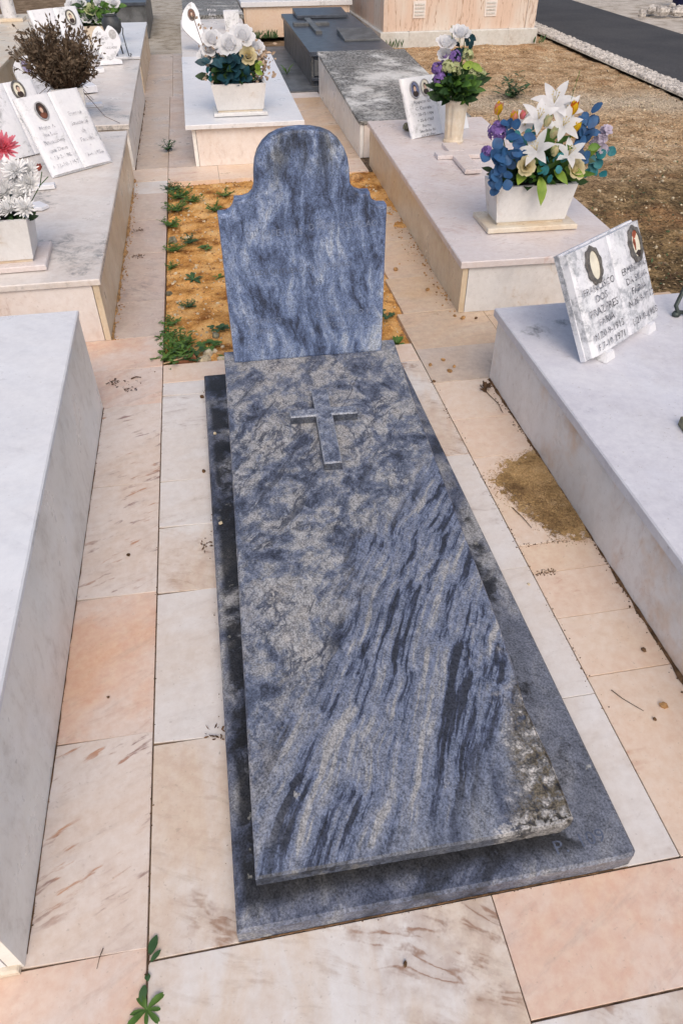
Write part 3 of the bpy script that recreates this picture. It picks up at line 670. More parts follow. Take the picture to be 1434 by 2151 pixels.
# cover slab: dense top so that the flaked corner is real relief
def slab_obj():
    P = [Vector(p) for p in outline]; m = MB(); m.prism(outline, lambda x, y: slab_z(x, y) - .033, slab_z, .0045)
    m.f = [f for f in m.f if len(f) <= 4]          # drop the flat caps, rebuild them as strips
    n = len(outline); top = [Vector(m.v[2 * n + i]) for i in range(n)]; bot = [Vector(m.v[i]) for i in range(n)]
    Lx = lambda y, pts: None
    def xr(y, side):
        seq = ([top[i] for i in (3, 4, 5, 6, 7, 8, 9, 10, 11)] if side > 0 else [top[i] for i in (0, 14, 13, 12)])
        for a, b in zip(seq[:-1], seq[1:]):
            if a.y <= y <= b.y: return a.x + (b.x - a.x) * (y - a.y) / max(1e-6, b.y - a.y)
        return seq[0].x if y < seq[0].y else seq[-1].x
    y0 = max(top[0].y, top[3].y) ; y1 = min(top[11].y, top[12].y); NX, NY = 60, 170; vs = []; fs = []
    for j in range(NY + 1):
        y = y0 + (y1 - y0) * j / NY
        for i in range(NX + 1):
            x = xr(y, -1) + (xr(y, 1) - xr(y, -1)) * i / NX; z = slab_z(x, y)
            edge = min(i, NX - i, j, NY - j)
            k = max(0, min(1, ((x - .10) - .44 * y + .05 * fbm(x, y, 9) + .01) / .08))
            if edge > 0:
                z += .0006 * fbm(x, y, 22) - k * (.003 + .005 * max(0, fbm(x, y, 30)) + .003 * fbm(x, y, 70, 3))
            else: z -= k * .002
            vs.append((x, y, z))
    for j in range(NY):
        for i in range(NX): a = j * (NX + 1) + i; fs.append((a, a + 1, a + NX + 2, a + NX + 1))
    m.add(vs, fs)
    # close the slim remaining gaps along the near and far edge, and the underside
    o1 = len(m.v); m.v += [tuple(t) for t in top] + [tuple(t) for t in bot]
    base = o1 - len(vs)
    m.f.append((o1 + 0, o1 + 1, o1 + 2, o1 + 3) + tuple(base + i for i in range(NX, -1, -1)))
    m.f.append(tuple(base + NY * (NX + 1) + i for i in range(NX + 1)) + (o1 + 11, o1 + 12))
    m.f.append(tuple(o1 + n + i for i in reversed(range(n))))
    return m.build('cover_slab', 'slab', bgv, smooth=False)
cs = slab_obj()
# cross on the slab
cz = lambda x, y: slab_z(x, y)
mcr = MB(); rot = R(-2.5); ccx, ccy = -.006, 1.43
cr = [(-.028, -.225), (.028, -.225), (.028, .02), (.112, .02), (.112, .062), (.028, .062), (.028, .17), (-.028, .17), (-.028, .062), (-.112, .062), (-.112, .02), (-.028, .02)]
def crp(u, v): return (ccx + u * math.cos(rot) - v * math.sin(rot), ccy + u * math.sin(rot) + v * math.cos(rot))
n = len(cr); vs = []
def shrink(p): return (p[0] - math.copysign(.004, p[0]), p[1] - (.004 if p[1] in (.17, .062) else -.004))
for lay in range(3):
    for p in cr:
        q = shrink(p) if lay == 2 else p; X, Y = crp(*q); vs.append((X, Y, cz(X, Y) + (-.002, .025, .029)[lay]))
fs = []
for k in (0, 1):
    for i in range(n): j = (i + 1) % n; fs.append((k * n + i, k * n + j, (k + 1) * n + j, (k + 1) * n + i))
b = 2 * n
fs += [(b + 0, b + 1, b + 2, b + 11), (b + 2, b + 3, b + 4, b + 5), (b + 11, b + 2, b + 5, b + 8), (b + 8, b + 5, b + 6, b + 7), (b + 9, b + 10, b + 11, b + 8)]
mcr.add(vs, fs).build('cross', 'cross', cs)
# headstone
HB, HY, HT = .187, 1.855, .058
half = [(.278, 0), (.277, .533), (.25, .535), (.236, .541), (.226, .552), (.221, .566), (.219, .576), (.190, .577), (.172, .583), (.160, .594), (.153, .61), (.1515, .632), (.150, .655), (.145, .684), (.134, .712), (.117, .735), (.094, .753), (.066, .764), (.034, .770)]
prof = [(x, z) for x, z in half] + [(0, .772)] + [(-x, z) for x, z in reversed(half)]
def headstone():
    n = len(prof); m = MB(); P = [Vector(p) for p in prof]; ins = []
    for i in range(n):
        a, b, c = P[i - 1], P[i], P[(i + 1) % n]; e1 = (b - a).normalized(); e2 = (c - b).normalized()
        n1 = Vector((-e1.y, e1.x)); n2 = Vector((-e2.y, e2.x)); mm = (n1 + n2) / max(.5, 1 + n1.dot(n2)); ins.append((mm))
    rings = [(HT, .007), (HT - .002, .003), (HT - .007, 0), (.010, 0), (.003, .0028), (0, .010)]
    vs = []
    for y, ch in rings:
        for i in range(n):
            q = P[i] + ins[i] * ch; vs.append((q.x, y, max(0.0, q.y)))
    fs = []
    for k in range(len(rings) - 1):
        for i in range(n): j = (i + 1) % n; fs.append((k * n + i, k * n + j, (k + 1) * n + j, (k + 1) * n + i))
    m.add(vs, fs)
    # front and back as matched left/right strips
    for k, rev in ((len(rings) - 1, False), (0, True)):
        for i in range((n - 1) // 2):
            f = (k * n + i, k * n + i + 1, k * n + n - 2 - i, k * n + n - 1 - i)
            if len(set(f)) < 4: f = (k * n + i, k * n + i + 1, k * n + n - 1 - i)
            m.f.append(tuple(reversed(f)) if rev else f)
    o = m.build('headstone', 'head', bgv); o.location = (.002, HY, HB); o.rotation_euler = (0, 0, R(-.6)); return o
hs = headstone()
FM = Matrix(((1, 0, 0, 0), (0, 0, -1, 0), (0, 1, 0, 0), (0, 0, 0, 1)))
def hs_text(s, x, z, wd, h, mat): text(hs, s, wd, h, mat, Matrix.Translation((x, 0, z)) @ FM)
hs_text('BT JOSE LUIS', -.10, .458, .23, .022, 'carved'); hs_text('D ASSIS CASTELAO', .13, .47, .23, .022, 'carved')
hs_text('23 DE OUTUBRO DE', -.08, .33, .22, .018, 'carvedk'); hs_text('CASIMIRO', .10, .34, .12, .018, 'carved'); hs_text('1903', .03, .28, .06, .018, 'carvedk')
hs_text('LORENCO', -.16, .152, .13, .019, 'carved'); hs_text('ETERNE', -.17, .112, .11, .018, 'carved'); hs_text('ESQUINTERO P', .13, .16, .22, .019, 'carved'); hs_text('SETCBE', .09, .118, .12, .018, 'carved')
text(bgv, 'P.', .03, .028, 'carvedk', Matrix.Translation((.255, .031, .0482)) @ Matrix.Rotation(R(4), 4, 'Z')); text(bgv, '109', .08, .028, 'carvedk', Matrix.Translation((.325, .037, .0482)) @ Matrix.Rotation(R(4), 4, 'Z'))
lt = bpy.data.objects['lichened_tomb']
text(lt, 'P. 507', .085, .018, 'letters', Matrix.Translation((.745, .055, .2862)))

# ------------------------------------------------------------------ book plaques, hearts
def frame(o, P, az, tilt):
    a, t = R(az), R(tilt)
    U = Vector((math.cos(a), math.sin(a), 0)); N = Vector((math.sin(a) * math.cos(t), -math.cos(a) * math.cos(t), math.sin(t))); V = N.cross(U)
    m = Matrix.Identity(4)
    for i in range(3): m[i][0] = U[i]; m[i][1] = V[i]; m[i][2] = N[i]; m[i][3] = P[i]
    o.matrix_world = m
def ell(cx, cy, rx, ry, z, n=24, m=None, wob=0):
    m = m or MB(); vs = [(cx, cy, z)] + [(cx + rx * (1 + wob * math.sin(k * 2.1)) * math.cos(2 * math.pi * k / n), cy + ry * math.sin(2 * math.pi * k / n), z) for k in range(n)]
    return m.add(vs, [(0, 1 + k, 1 + (k + 1) % n) for k in range(n)])
def medallion(parent, cx, cy, rx, ry, z, ring='silverframe', bgm='photocream', coat='photodark', hair='photodark', face=True, wob=0, rw=.010):
    m = MB(); n = 28; vs = []; fs = []
    for k in range(n):
        t = 2 * math.pi * k / n; wv = 1 + wob * math.sin(9 * t)
        for (dr, dz) in ((rw * wv, 0), (rw * .8 * wv, .006), (0, .006), (-.0005, .001)):
            vs.append((cx + (rx + dr) * math.cos(t), cy + (ry + dr) * math.sin(t), z + dz))
    for k in range(n):
        j = (k + 1) % n
        for q in range(3): fs.append((k * 4 + q, j * 4 + q, j * 4 + q + 1, k * 4 + q + 1))
    md = m.add(vs, fs).build('photo_medallion', ring, parent, smooth=False)
    ell(cx, cy, rx, ry, z + .0018).build('photo_background', bgm, md)
    if face:
        ell(cx + rx * .05, cy - ry * .52, rx * .66, ry * .40, z + .0022).build('photo_shoulders', coat, md)
        ell(cx, cy + ry * .22, rx * .40, ry * .40, z + .0026).build('photo_hair', hair, md)
        ell(cx + rx * .02, cy + ry * .10, rx * .30, ry * .32, z + .0030).build('photo_face', 'skin', md)
    return md
def book(name, label, P, az, tilt, Wd, Ht, mat, left, right, lmat='letters', thick=.03, lines=None, group=None, cover=True):
    b = thing(name, label, 'plaque', (0, 0, 0), 0, group); frame(b, P, az, tilt)
    hw = Wd / 2
    if cover: MB().box(0, Wd, 0, Ht, -thick, -thick * .62, .002).build('cover', mat, b)
    def page(sg):
        pr = [(0, .0), (.010, .0045), (.03, .007), (.07, .006), (hw - .032, .001), (hw - .018, -.002), (hw - .006, -.010), (hw - .002, -thick * .6)]
        m = MB(); vs = []
        for yy in (.006, Ht - .006):
            for d, z in pr: vs.append((hw + sg * d, yy, z - .003))
            vs.append((hw, yy, -thick * .61))
        k = len(pr) + 1; fs = []
        for i in range(len(pr) - 1):
            f = (i, i + 1, k + i + 1, k + i); fs.append(f if sg > 0 else tuple(reversed(f)))
        fs.append(tuple(range(k)) if sg < 0 else tuple(reversed(range(k)))); fs.append(tuple(range(k, 2 * k)) if sg > 0 else tuple(reversed(range(k, 2 * k))))
        return m.add(vs, fs).build('page', mat, b)
    pgs = {-1: page(-1), 1: page(1)}
    for sg, tx in ((-1, left), (1, right)):
        for (s, yy, wd, h) in tx: text(pgs[sg], s, wd, h, lmat, Matrix.Translation((hw + sg * (hw * .5), yy, .0046)))
    return b, pgs
# pink tomb
b, pg = book('book_plaque', 'white open-book plaque with two oval photos behind the fluted vase', (1.057, 4.40, .279), 24, 27, .50, .365, 'plaque',
     [('Augusto da', .205, .20, .020), ('C. Correia', .165, .18, .020), ('* 20-12-1904', .130, .20, .018), ('+ 25-6-1967', .095, .19, .018), ('Eterna', .062, .12, .018), ('Saudade da', .032, .20, .019), ('sua Mulher', .006, .19, .017)],
     [('Virginia', .31, .18, .020), ('S. Correia', .27, .18, .020), ('* 4-3-1908', .23, .18, .018), ('+', .19, .05, .018), ('Eterna', .15, .12, .018), ('Saudade', .115, .17, .019), ('de', .08, .05, .018), ('Seus Filhos', .045, .19, .018)])
medallion(b, .085, .285, .033, .046, .004, 'silverframe', 'photoblue', 'photodark', 'photodark', True, 0, .006)
medallion(b, .172, .290, .033, .046, .004, 'silverframe', 'photocream', 'photodark', 'photodark', True, 0, .006)
m = MB(); m.lump((1.07, 4.62, .305), .035, .8, 7, 5); tag(m.build('prop_stone', 'mossstone'), 'small dark stone beside the open-book plaque with two photos', 'stone')
# right tomb
b, pg = book('book_plaque', 'weathered open-book plaque on white feet on the right tomb', (.905, 1.42, .325), 34, 30, .465, .36, 'plaquelich',
     [('FRANCISCO', .205, .19, .024), ('DOS', .170, .07, .024), ('PRAZERES', .130, .18, .026), ('FARIA', .093, .10, .024), ('N.20-9-1913', .055, .19, .024), ('F.7-10-1971', .018, .19, .024)],
     [('ERMINDA G.', .205, .17, .024), ('DA SILVA', .168, .14, .024), ('FARIA', .130, .11, .024), ('N.26-9-1912', .093, .17, .024), ('F.21-8-1988', .03, .17, .024)], 'letters', .055)
medallion(b, .115, .285, .028, .047, .004, 'pewter', 'photocream', face=False, wob=.25, rw=.016)
md = medallion(b, .385, .285, .026, .047, .004, 'pewter', 'photocream', face=False, wob=.25, rw=.016)
ell(.385, .318, .018, .014, .0062, 9, wob=.4).build('rust_spot', 'photorust', md); ell(.392, .250, .016, .012, .0062, 9, wob=.4).build('rust_spot', 'photodark', md); ell(.378, .285, .008, .022, .0063, 9, wob=.4).build('rust_spot', 'photorust', md)
for i, (x, y) in enumerate(((.972, 1.478), (1.212, 1.640), (1.00, 1.66))):
    m = MB(); m.frustum(.030, .026, .018, .018, 0, .032); o = m.build('plaque_foot', 'plaque'); o.location = (x, y, .2965 - (.0008 if i == 0 else 0)); o.rotation_euler = (0, 0, R(34)); o.parent = None
    tag(o, ('white marble foot under the near left corner of the weathered book plaque', 'white marble foot under the right end of the weathered book plaque', 'white marble foot peeping out behind the weathered book plaque')[i], 'foot', 'feet of the weathered book plaque')
# lichened tomb (left)
b, pg = book('book_plaque', 'white open-book plaque with one oval photo at left, nearest on the lichened tomb', (-1.135, 3.885, .312), 40, 30, .40, .415, 'plaque',
     [('Maria A.', .235, .13, .020), ('da Luz', .200, .11, .020), ('Ramalhos', .160, .16, .022), ('que Deus', .118, .15, .020), ('* 13-2-1882', .078, .16, .020), ('+ 12-10-1957', .035, .17, .022)],
     [('Eterna', .275, .12, .022), ('Saudade', .225, .15, .022), ('da', .180, .05, .020), ('Familia', .135, .14, .022), ('*', .095, .03, .02), ('13-4-1956', .055, .17, .020)], 'letters2')
medallion(b, .112, .325, .030, .042, .004, 'silverframe', 'photodark', 'photobrown', 'photobrown', True, 0, .008)
b, pg = book('book_plaque', 'white plaque with dark oval photo peeping out behind the nearest open book', (-1.46, 4.25, .303), 40, 24, .40, .40, 'plaque', [], [], 'letters2')
medallion(b, .275, .345, .030, .042, .004, 'pewter', 'photocream', 'photodark', 'photodark', True, 0, .012)
# cracked tomb
b, pg = book('book_plaque', 'large white book plaque half hidden by the brown dried bush', (-1.53, 7.02, .33), 36, 25, .46, .46, 'plaque',
     [], [('SUA', .20, .12, .03), ('MAE', .13, .12, .03), ('1908-1975', .06, .18, .028)], 'letters')
medallion(b, .36, .37, .035, .050, .004, 'pewter', 'photocream', 'photodark', 'photodark', True, 0, .012)
def heart_pts(taper=.45, notch=.2, n=48):
    o = []
    for k in range(n):
        t = 2 * math.pi * k / n; x, y = .5 * math.sin(t), .5 * math.cos(t)
        if y < 0: x *= 1 - taper * (2 * -y) ** 1.3
        else: y -= notch * math.exp(-(x / .10) ** 2)
        o.append((x, y))
    return o
def flat_solid(pts, th, mat, name, parent, ch=.003):
    """thick plate from a star-shaped outline"""
    n = len(pts); cx = sum(p[0] for p in pts) / n; cy = sum(p[1] for p in pts) / n; vs = []
    area = sum(pts[i][0] * pts[(i + 1) % n][1] - pts[(i + 1) % n][0] * pts[i][1] for i in range(n))
    if area < 0: pts = list(reversed(pts))
    for z, s in ((0, 1), (th - ch, 1), (th, 1 - ch / .12)):
        for x, y in pts: vs.append((cx + (x - cx) * s, cy + (y - cy) * s, z))
    vs += [(cx, cy, th), (cx, cy, 0)]; fs = []
    for k in (0, 1):
        for i in range(n): j = (i + 1) % n; fs.append((k * n + i, k * n + j, (k + 1) * n + j, (k + 1) * n + i))
    for i in range(n): j = (i + 1) % n; fs.append((2 * n + i, 2 * n + j, 3 * n)); fs.append((j, i, 3 * n + 1))
    return MB().add(vs, fs).build(name, mat, parent)
# small standing heart
h = thing('heart_plaque', 'small white standing heart plaque with dark lettering beside the dried bush', 'plaque'); frame(h, (-1.04, 7.16, .331), 12, 10)
flat_solid([(x * .25, .165 + y * .27) for x, y in heart_pts()], .018, 'plaque', 'heart', h)
flat_solid([(-.105, 0), (.105, 0), (.10, .03), (.05, .045), (.025, .075), (-.025, .075), (-.05, .045), (-.10, .03)], .0175, 'plaque', 'foot', h)
for s, x, y, wd in (('MAE', -.06, .225, .05), ('PARA TI', -.035, .185, .085), ('COM', -.04, .155, .05), ('SAUDADES', .03, .118, .10)): text(h, s, wd, .017, 'letters', Matrix.Translation((x, y, .0186)))
m = MB(); ell(.062, .222, .032, .036, .0187, m=m); m.build('etched_portrait', 'silverframe', h)
# heart book on the grey tomb
h = thing('heart_plaque', 'white heart-shaped book with oval photo on the grey-stained tomb', 'plaque'); frame(h, (-.16, 7.74, .331), 8, 24)
hp = [(x * .42, .205 + y * .44) for x, y in heart_pts(.85, .34)]
flat_solid([p for p in hp if p[0] < -.001] + [(-.001, .02), (-.001, .245)][0:0] or hp, .02, 'plaque', 'heart', h)
medallion(h, -.10, .30, .030, .043, .0205, 'pewter', 'photobrown', 'photodark', 'photodark', True, 0, .008)
for s, y in (('Maria', .32), ('Rosa', .285), ('1911', .25), ('1972', .215)): text(h, s, .11, .024, 'letters2', Matrix.Translation((.10, y, .0206)))
# rounded plaque with violet photo
h = thing('rounded_plaque', 'round-topped white plaque with violet oval photo behind the second book', 'plaque'); frame(h, (-1.40, 5.65, .309), 40, 28)
pts = [(.13 * math.cos(t), .24 + .10 * math.sin(t)) for t in [math.pi * k / 14 for k in range(15)]] + [(-.13, 0), (.13, 0)]
flat_solid(pts, .02, 'plaque', 'plate', h); medallion(h, -.03, .27, .03, .042, .0205, 'silverframe', 'photoviolet', face=False, rw=.006)
for s, y in (('SAUDADE', .16), ('ETERNA', .125), ('1969', .09)): text(h, s, .12, .02, 'letters2', Matrix.Translation((.03, y, .0206)))
# fallen plaque on the cracked tomb
fpq = thing('fallen_plaque', 'thick white plaque lying flat beside the planter of the dried bush', 'plaque', (-1.18, 6.0, .322), R(14))
MB().prism([(-.10, 0), (.12, .02), (.05, .72), (-.14, .66)], 0, lambda x, y: .045 + .015 * y, .005).build('slab', 'plaque', fpq)
text(fpq, 'SAUDADE', .12, .05, 'letters', Matrix.Translation((.01, .18, .0505)) @ Matrix.Rotation(R(-4), 4, 'Z')); text(fpq, 'ETERNA', .11, .05, 'letters', Matrix.Translation((.01, .28, .0525)) @ Matrix.Rotation(R(-4), 4, 'Z'))
# broken marble on the lichened tomb
def frag(label, loc, pts, th, rz=0, mat='plaque'):
    o = MB().prism(pts, 0, th, .003).build('marble_fragment', mat); o.location = loc; o.rotation_euler = (0, 0, rz); return tag(o, label, 'fragment', 'broken marble pieces on the lichened tomb')
frag('broken white marble piece with notched edge beside the white flowers', (-1.15, 3.40, .297), [(-.055, -.05), (-.01, -.028), (.012, -.035), (.045, .0), (.0, .075), (-.05, .06)], .016, .1)
frag('small white marble bar lying below the nearest open book', (-1.15, 3.72, .300), [(-.085, -.022), (.035, -.018), (.040, .028), (-.085, .026)], .022, .12)
frag('small white marble block on the cracked tomb behind the dried bush', (-1.17, 6.86, .326), [(-.09, -.05), (.09, -.05), (.09, .05), (-.09, .05)], .03, .15)
frag('white marble chip by the fallen plaque on the cracked tomb', (-1.06, 5.62, .309), [(-.06, -.035), (.06, -.03), (.055, .04), (-.06, .035)], .02, .1)
# flat cross on the pink tomb
pt = bpy.data.objects['pink_tomb']; pz = lambda x, y: .25 + .035 * y / 2.416 - .0
fc = thing('flat_cross', 'pale marble cross lying flat on the pink tomb before the vase', 'cross', (1.225, 3.86, .2745), R(-3))
MB().box(-.048, .048, -.22, .08, .0, .021, .003).build('lower_arm', 'pinklid', fc)
MB().box(-.14, .14, .0805, .18, .0, .0205, .003).build('cross_arms', 'pinklid', fc)
MB().box(-.048, .048, .1805, .37, .0, .021, .003).build('upper_arm', 'pinklid', fc)

# ------------------------------------------------------------------ planters, vases
def planter(label, loc, rz, bx, by, tx, ty, h, mat, plate=None, group='stone flower boxes', wall=.018):
    p = thing('planter', label, 'planter', loc, rz, group); z = .001
    if plate:
        px, py, ph, pm = plate; MB().box(-px, px, -py, py, z, z + ph, .004).build('base_plate', pm, p); z += ph + .0005
        MB().box(-bx + .006, bx - .006, -by + .006, by - .006, z, z + .012, .001).build('bed_joint', 'planterwarm', p); z += .0125
    MB().frustum(bx, by, tx, ty, z, z + h, hollow=wall, depth=.03).build('box', mat, p)
    MB().box(-tx + wall + .001, tx - wall - .001, -ty + wall + .001, ty - wall - .001, z + h - .045, z + h - .022, .001).build('potting_soil', 'potsoil', p)
    return p
planter('white veined marble box holding lilies on the pink tomb', (1.228, 2.875, .2585), R(-1.7), .172, .082, .200, .094, .165, 'planter', (.225, .125, .022, 'planterwarm'))
planter('grey-white marble box holding white roses behind the soil bed', (-.01, 5.335, .288), R(0), .165, .095, .192, .12, .165, 'planter', (.192, .125, .02, 'planter'))
planter('white marble box of chrysanthemums at the left edge', (-1.255, 2.745, .2895), R(2), .185, .095, .205, .11, .165, 'planter', (.235, .14, .022, 'pinklid'))
planter('marble box holding the brown dried bush', (-1.17, 5.25, .305), R(6), .09, .075, .105, .09, .20, 'planter')
planter('tan marble box with white and green flowers at the top left', (-1.36, 8.45, .322), R(5), .17, .09, .20, .11, .16, 'planterwarm')
v = thing('fluted_vase', 'ribbed pale marble vase holding mixed flowers on the pink tomb', 'vase', (1.297, 4.315, .2765), 0)
m = MB(); n = 24; pr = [(.066, 0), (.068, .012), (.060, .022), (.056, .04), (.060, .14), (.066, .215), (.074, .235), (.074, .245), (.062, .245), (.058, .2)]
vs = []; fs = []
for i in range(n):
    a = 2 * math.pi * i / n; k = 1 + (.06 if i % 3 else -.05)
    for j, (r, z) in enumerate(pr):
        rr = r * (k if 3 <= j <= 5 else 1); vs.append((rr * math.cos(a), rr * math.sin(a), z))
for i in range(n):
    j = (i + 1) % n
    for q in range(len(pr) - 1): fs.append((i * len(pr) + q, j * len(pr) + q, j * len(pr) + q + 1, i * len(pr) + q + 1))
m.add(vs, fs).build('body', 'planterwarm', v)
m = MB(); m.lathe([(.0, .205), (.057, .203)], n=16); m.build('potting_soil', 'potsoil', v)
v = thing('box_vase', 'tall empty white box vase on the grey-stained tomb', 'vase', (.16, 9.0, .347), R(-4))
MB().frustum(.075, .06, .085, .07, 0, .17, hollow=.012, depth=.10).build('body', 'plaque', v)
# dark urn on a stand with curled rod
u = thing('dark_urn', 'dark metal urn on slim legs beside the small heart plaque', 'urn', (-1.03, 7.80, .313), 0); u.scale = (.9, .9, .78)
m = MB(); m.lathe([(.0, .19), (.05, .195), (.085, .24), (.10, .30), (.098, .35), (.075, .385), (.065, .40), (.078, .41), (.068, .41), (.06, .36), (0, .35)], n=20); m.build('bowl', 'darkmetal', u, smooth=True)
for k in range(3):
    a = 2.1 * k + .6; MB().tube([(.05 * math.cos(a), .05 * math.sin(a), .20), (.06 * math.cos(a), .06 * math.sin(a), .1), (.075 * math.cos(a), .075 * math.sin(a), .001)], .012, 6, .008).build('leg', 'darkmetal', u)
rd = MB(); rd.tube([(.09, 0, .30), (.11, -.02, .27), (.10, -.03, .22), (.12, -.10, .08), (.135, -.16, .012), (.155, -.18, .010), (.162, -.165, .03), (.15, -.16, .035)], .006, 6); rd.build('curled_rod', 'darkmetal', u)
# bronze stand at the right edge, mossy stone
s_ = thing('bronze_stand', 'green bronze scroll foot at the right edge of the right tomb', 'stand', (1.42, 1.78, .2995), 0)
m = MB(); m.tube([(.30, .10, .30), (.10, .05, .17), (.0, -.0, .09), (-.05, -.05, .035), (-.045, -.065, .018), (-.01, -.06, .010), (.025, -.045, .022), (.035, -.035, .045), (.02, -.035, .06), (.0, -.04, .05)], .009, 8, .007); m.build('scroll_leg', 'bronze', s_, smooth=True)
m = MB(); m.lathe([(0, 0), (.014, 0), (.016, .008), (.012, .016), (0, .018)], (-.045, -.06, 0), 10); m.build('foot_pad', 'bronze', s_, smooth=True)
m = MB(); m.tube([(.30, .10, .30), (.45, .02, .17), (.5, -.05, .06), (.5, -.08, .012)], .009, 8, .007); m.build('scroll_leg', 'bronze', s_, smooth=True)
m = MB(); m.tube([(.30, .10, .30), (.33, .28, .17), (.34, .33, .05), (.34, .34, .008)], .009, 8, .007); m.build('scroll_leg', 'bronze', s_, smooth=True)
m = MB(); m.lathe([(0, .29), (.10, .295), (.11, .31), (.10, .315), (0, .312)], (.30, .10, 0), 16); m.build('top_plate', 'bronze', s_, smooth=True)
s_ = thing('moss_frame', 'mossy stone frame corner at the right edge on the right tomb', 'frame', (1.03, 1.04, .2895), R(-8))
MB().box(-.018, .35, -.02, .012, 0, .035, .006).build('near_bar', 'mossstone', s_); MB().box(-.018, .014, .0125, .03, 0, .034, .006).build('side_bar', 'mossstone', s_)
# jar at the far left corner
s_ = thing('white_jar', 'white cylindrical jar on the cream tomb at the upper left corner', 'jar', (-2.42, 10.3, .3395), 0)
m = MB(); m.lathe([(0, 0), (.075, 0), (.08, .02), (.08, .25), (.085, .26), (.085, .28), (.07, .28), (.065, .2), (0, .19)], n=20); m.build('body', 'plaque', s_, smooth=True)
MB().box(-.16, .16, -.13, .13, .0, .001 + .03, .004).build('base_plate', 'planterwarm', s_)
m = MB()
for k in range(14): a = random.uniform(0, 6.3); m.petal((.03 * math.cos(a), .03 * math.sin(a), .2), (math.cos(a) * .5, math.sin(a) * .5, 1), (0, 0, 1), .2, .05, -.5)
m.build('dark_leaves', 'drybrown', s_)

# ------------------------------------------------------------------ flowers
rng = random.Random(11)
def rv(k=1.): return Vector((rng.uniform(-k, k), rng.uniform(-k, k), rng.uniform(-k, k)))
CAMD = Vector((-.35, -.8, .45)).normalized()
def stem(m, a, b, r=.0025):
    a = Vector(a); b = Vector(b); c = (a + b) / 2 + Vector((0, 0, .01)); m.tube([a, c, b], r, 5)
def lily(parent, p, d=None, s=1.):
    d = (Vector(d) if d else (CAMD + rv(.4))).normalized(); a = d.orthogonal().normalized(); b = d.cross(a); m = MB(); ph = rng.uniform(0, 1)
    for k in range(6):
        t = ph + 2 * math.pi * k / 6; o = a * math.cos(t) + b * math.sin(t)
        m.petal(Vector(p) - d * .03 * s, d * .75 + o * .75, d, .105 * s * (1 if k % 2 else .92), .040 * s, -1.0, .12, 6, .42, .03, .35)
    f = m.build('lily', 'petal', parent, smooth=True)
    m = MB()
    for k in range(6):
        t = ph + 1.05 * k + .3; o = a * math.cos(t) + b * math.sin(t); q = Vector(p) + d * .035 * s + o * .014 * s; m.tube([Vector(p) - d * .02, q], .0011, 4); m.lump(q, .0045, .8, 5, 3, rng)
    m.build('stamens', 'cream_p', f)
    return f
def rose(parent, p, mat, s=1., d=None, name='rose', openness=.5):
    d = (Vector(d) if d else (CAMD + Vector((0, 0, .6)) + rv(.3))).normalized(); a = d.orthogonal().normalized(); b = d.cross(a); m = MB()
    for ring, (cnt, rr, L, W, lean, bend) in enumerate(((3, .004, .030, .026, .12, .5), (4, .010, .034, .034, .25, .25), (5, .016, .036, .042, .5, -.2), (6, .020, .040, .050, .5 + openness * .8, -.8))):
        for k in range(cnt):
            t = 2 * math.pi * k / cnt + ring * .7 + rng.uniform(-.15, .15); o = a * math.cos(t) + b * math.sin(t)
            m.petal(Vector(p) + o * rr * s - d * .012 * s, d + o * lean, -o, L * s, W * s, bend, .18, 4, .6, .55, .5)
    return m.build(name, mat, parent, smooth=True)
def tulip(parent, p, mat, mat2, s=1., d=None, name='rosebud'):
    d = (Vector(d) if d else (Vector((0, -.25, 1)) + rv(.2))).normalized(); a = d.orthogonal().normalized(); b = d.cross(a); m = MB(); m2 = MB()
    for ring, (rr, W, L) in enumerate(((.006, .030, .050), (.012, .036, .052))):
        for k in range(4):
            t = 1.57 * k + ring * .8; o = a * math.cos(t) + b * math.sin(t)
            (m if (k + ring) % 2 else m2).petal(Vector(p) + o * rr * s - d * .025 * s, d + o * .42, -o, L * s, W * s, .75, .3, 5, .45, .12, .55)
    f = m.build(name, mat, parent, smooth=True); m2.build('inner_petals', mat2, f, smooth=True); return f
def cluster(parent, p, mat, r, n=60, name='flower_cluster', fs=.012, squash=(1, 1, 1)):
    m = MB()
    for k in range(n):
        z = rng.uniform(-.5, 1); t = rng.uniform(0, 6.283); q = math.sqrt(1 - z * z); d = Vector((q * math.cos(t), q * math.sin(t), z)); c = Vector(p) + Vector((d.x * r * squash[0], d.y * r * squash[1], d.z * r * squash[2])) * rng.uniform(.8, 1.05)
        a = d.orthogonal().normalized(); b = d.cross(a)
        for j in range(4): u = 1.57 * j + k; m.petal(c, a * math.cos(u) + b * math.sin(u) + d * .4, d, fs * 1.1, fs, -.5, .1, 2, .6, .4, .3)
    return m.build(name, mat, parent, smooth=False)
def leafm(m, p, d, L, W, bend=-.6, up=None, round_=False):
    m.petal(p, d, up or (CAMD + rv(.5)), L, W, bend, .10, 4, .5 if round_ else .4, .25 if round_ else .03, .35 if round_ else .25)
def spray(parent, pts, mat, L, W, n=3, name='leaf_spray', round_=True, spread=.03):
    m = MB()
    for p in pts:
        for k in range(n):
            d = Vector((rng.uniform(-1, 1), rng.uniform(-.6, .2), rng.uniform(-1, .7))); leafm(m, Vector(p) + rv(spread), d, L * rng.uniform(.75, 1.2), W * rng.uniform(.8, 1.15), rng.uniform(-.7, .1), None, round_)
    return m.build(name, mat, parent, smooth=True, kind='stuff')
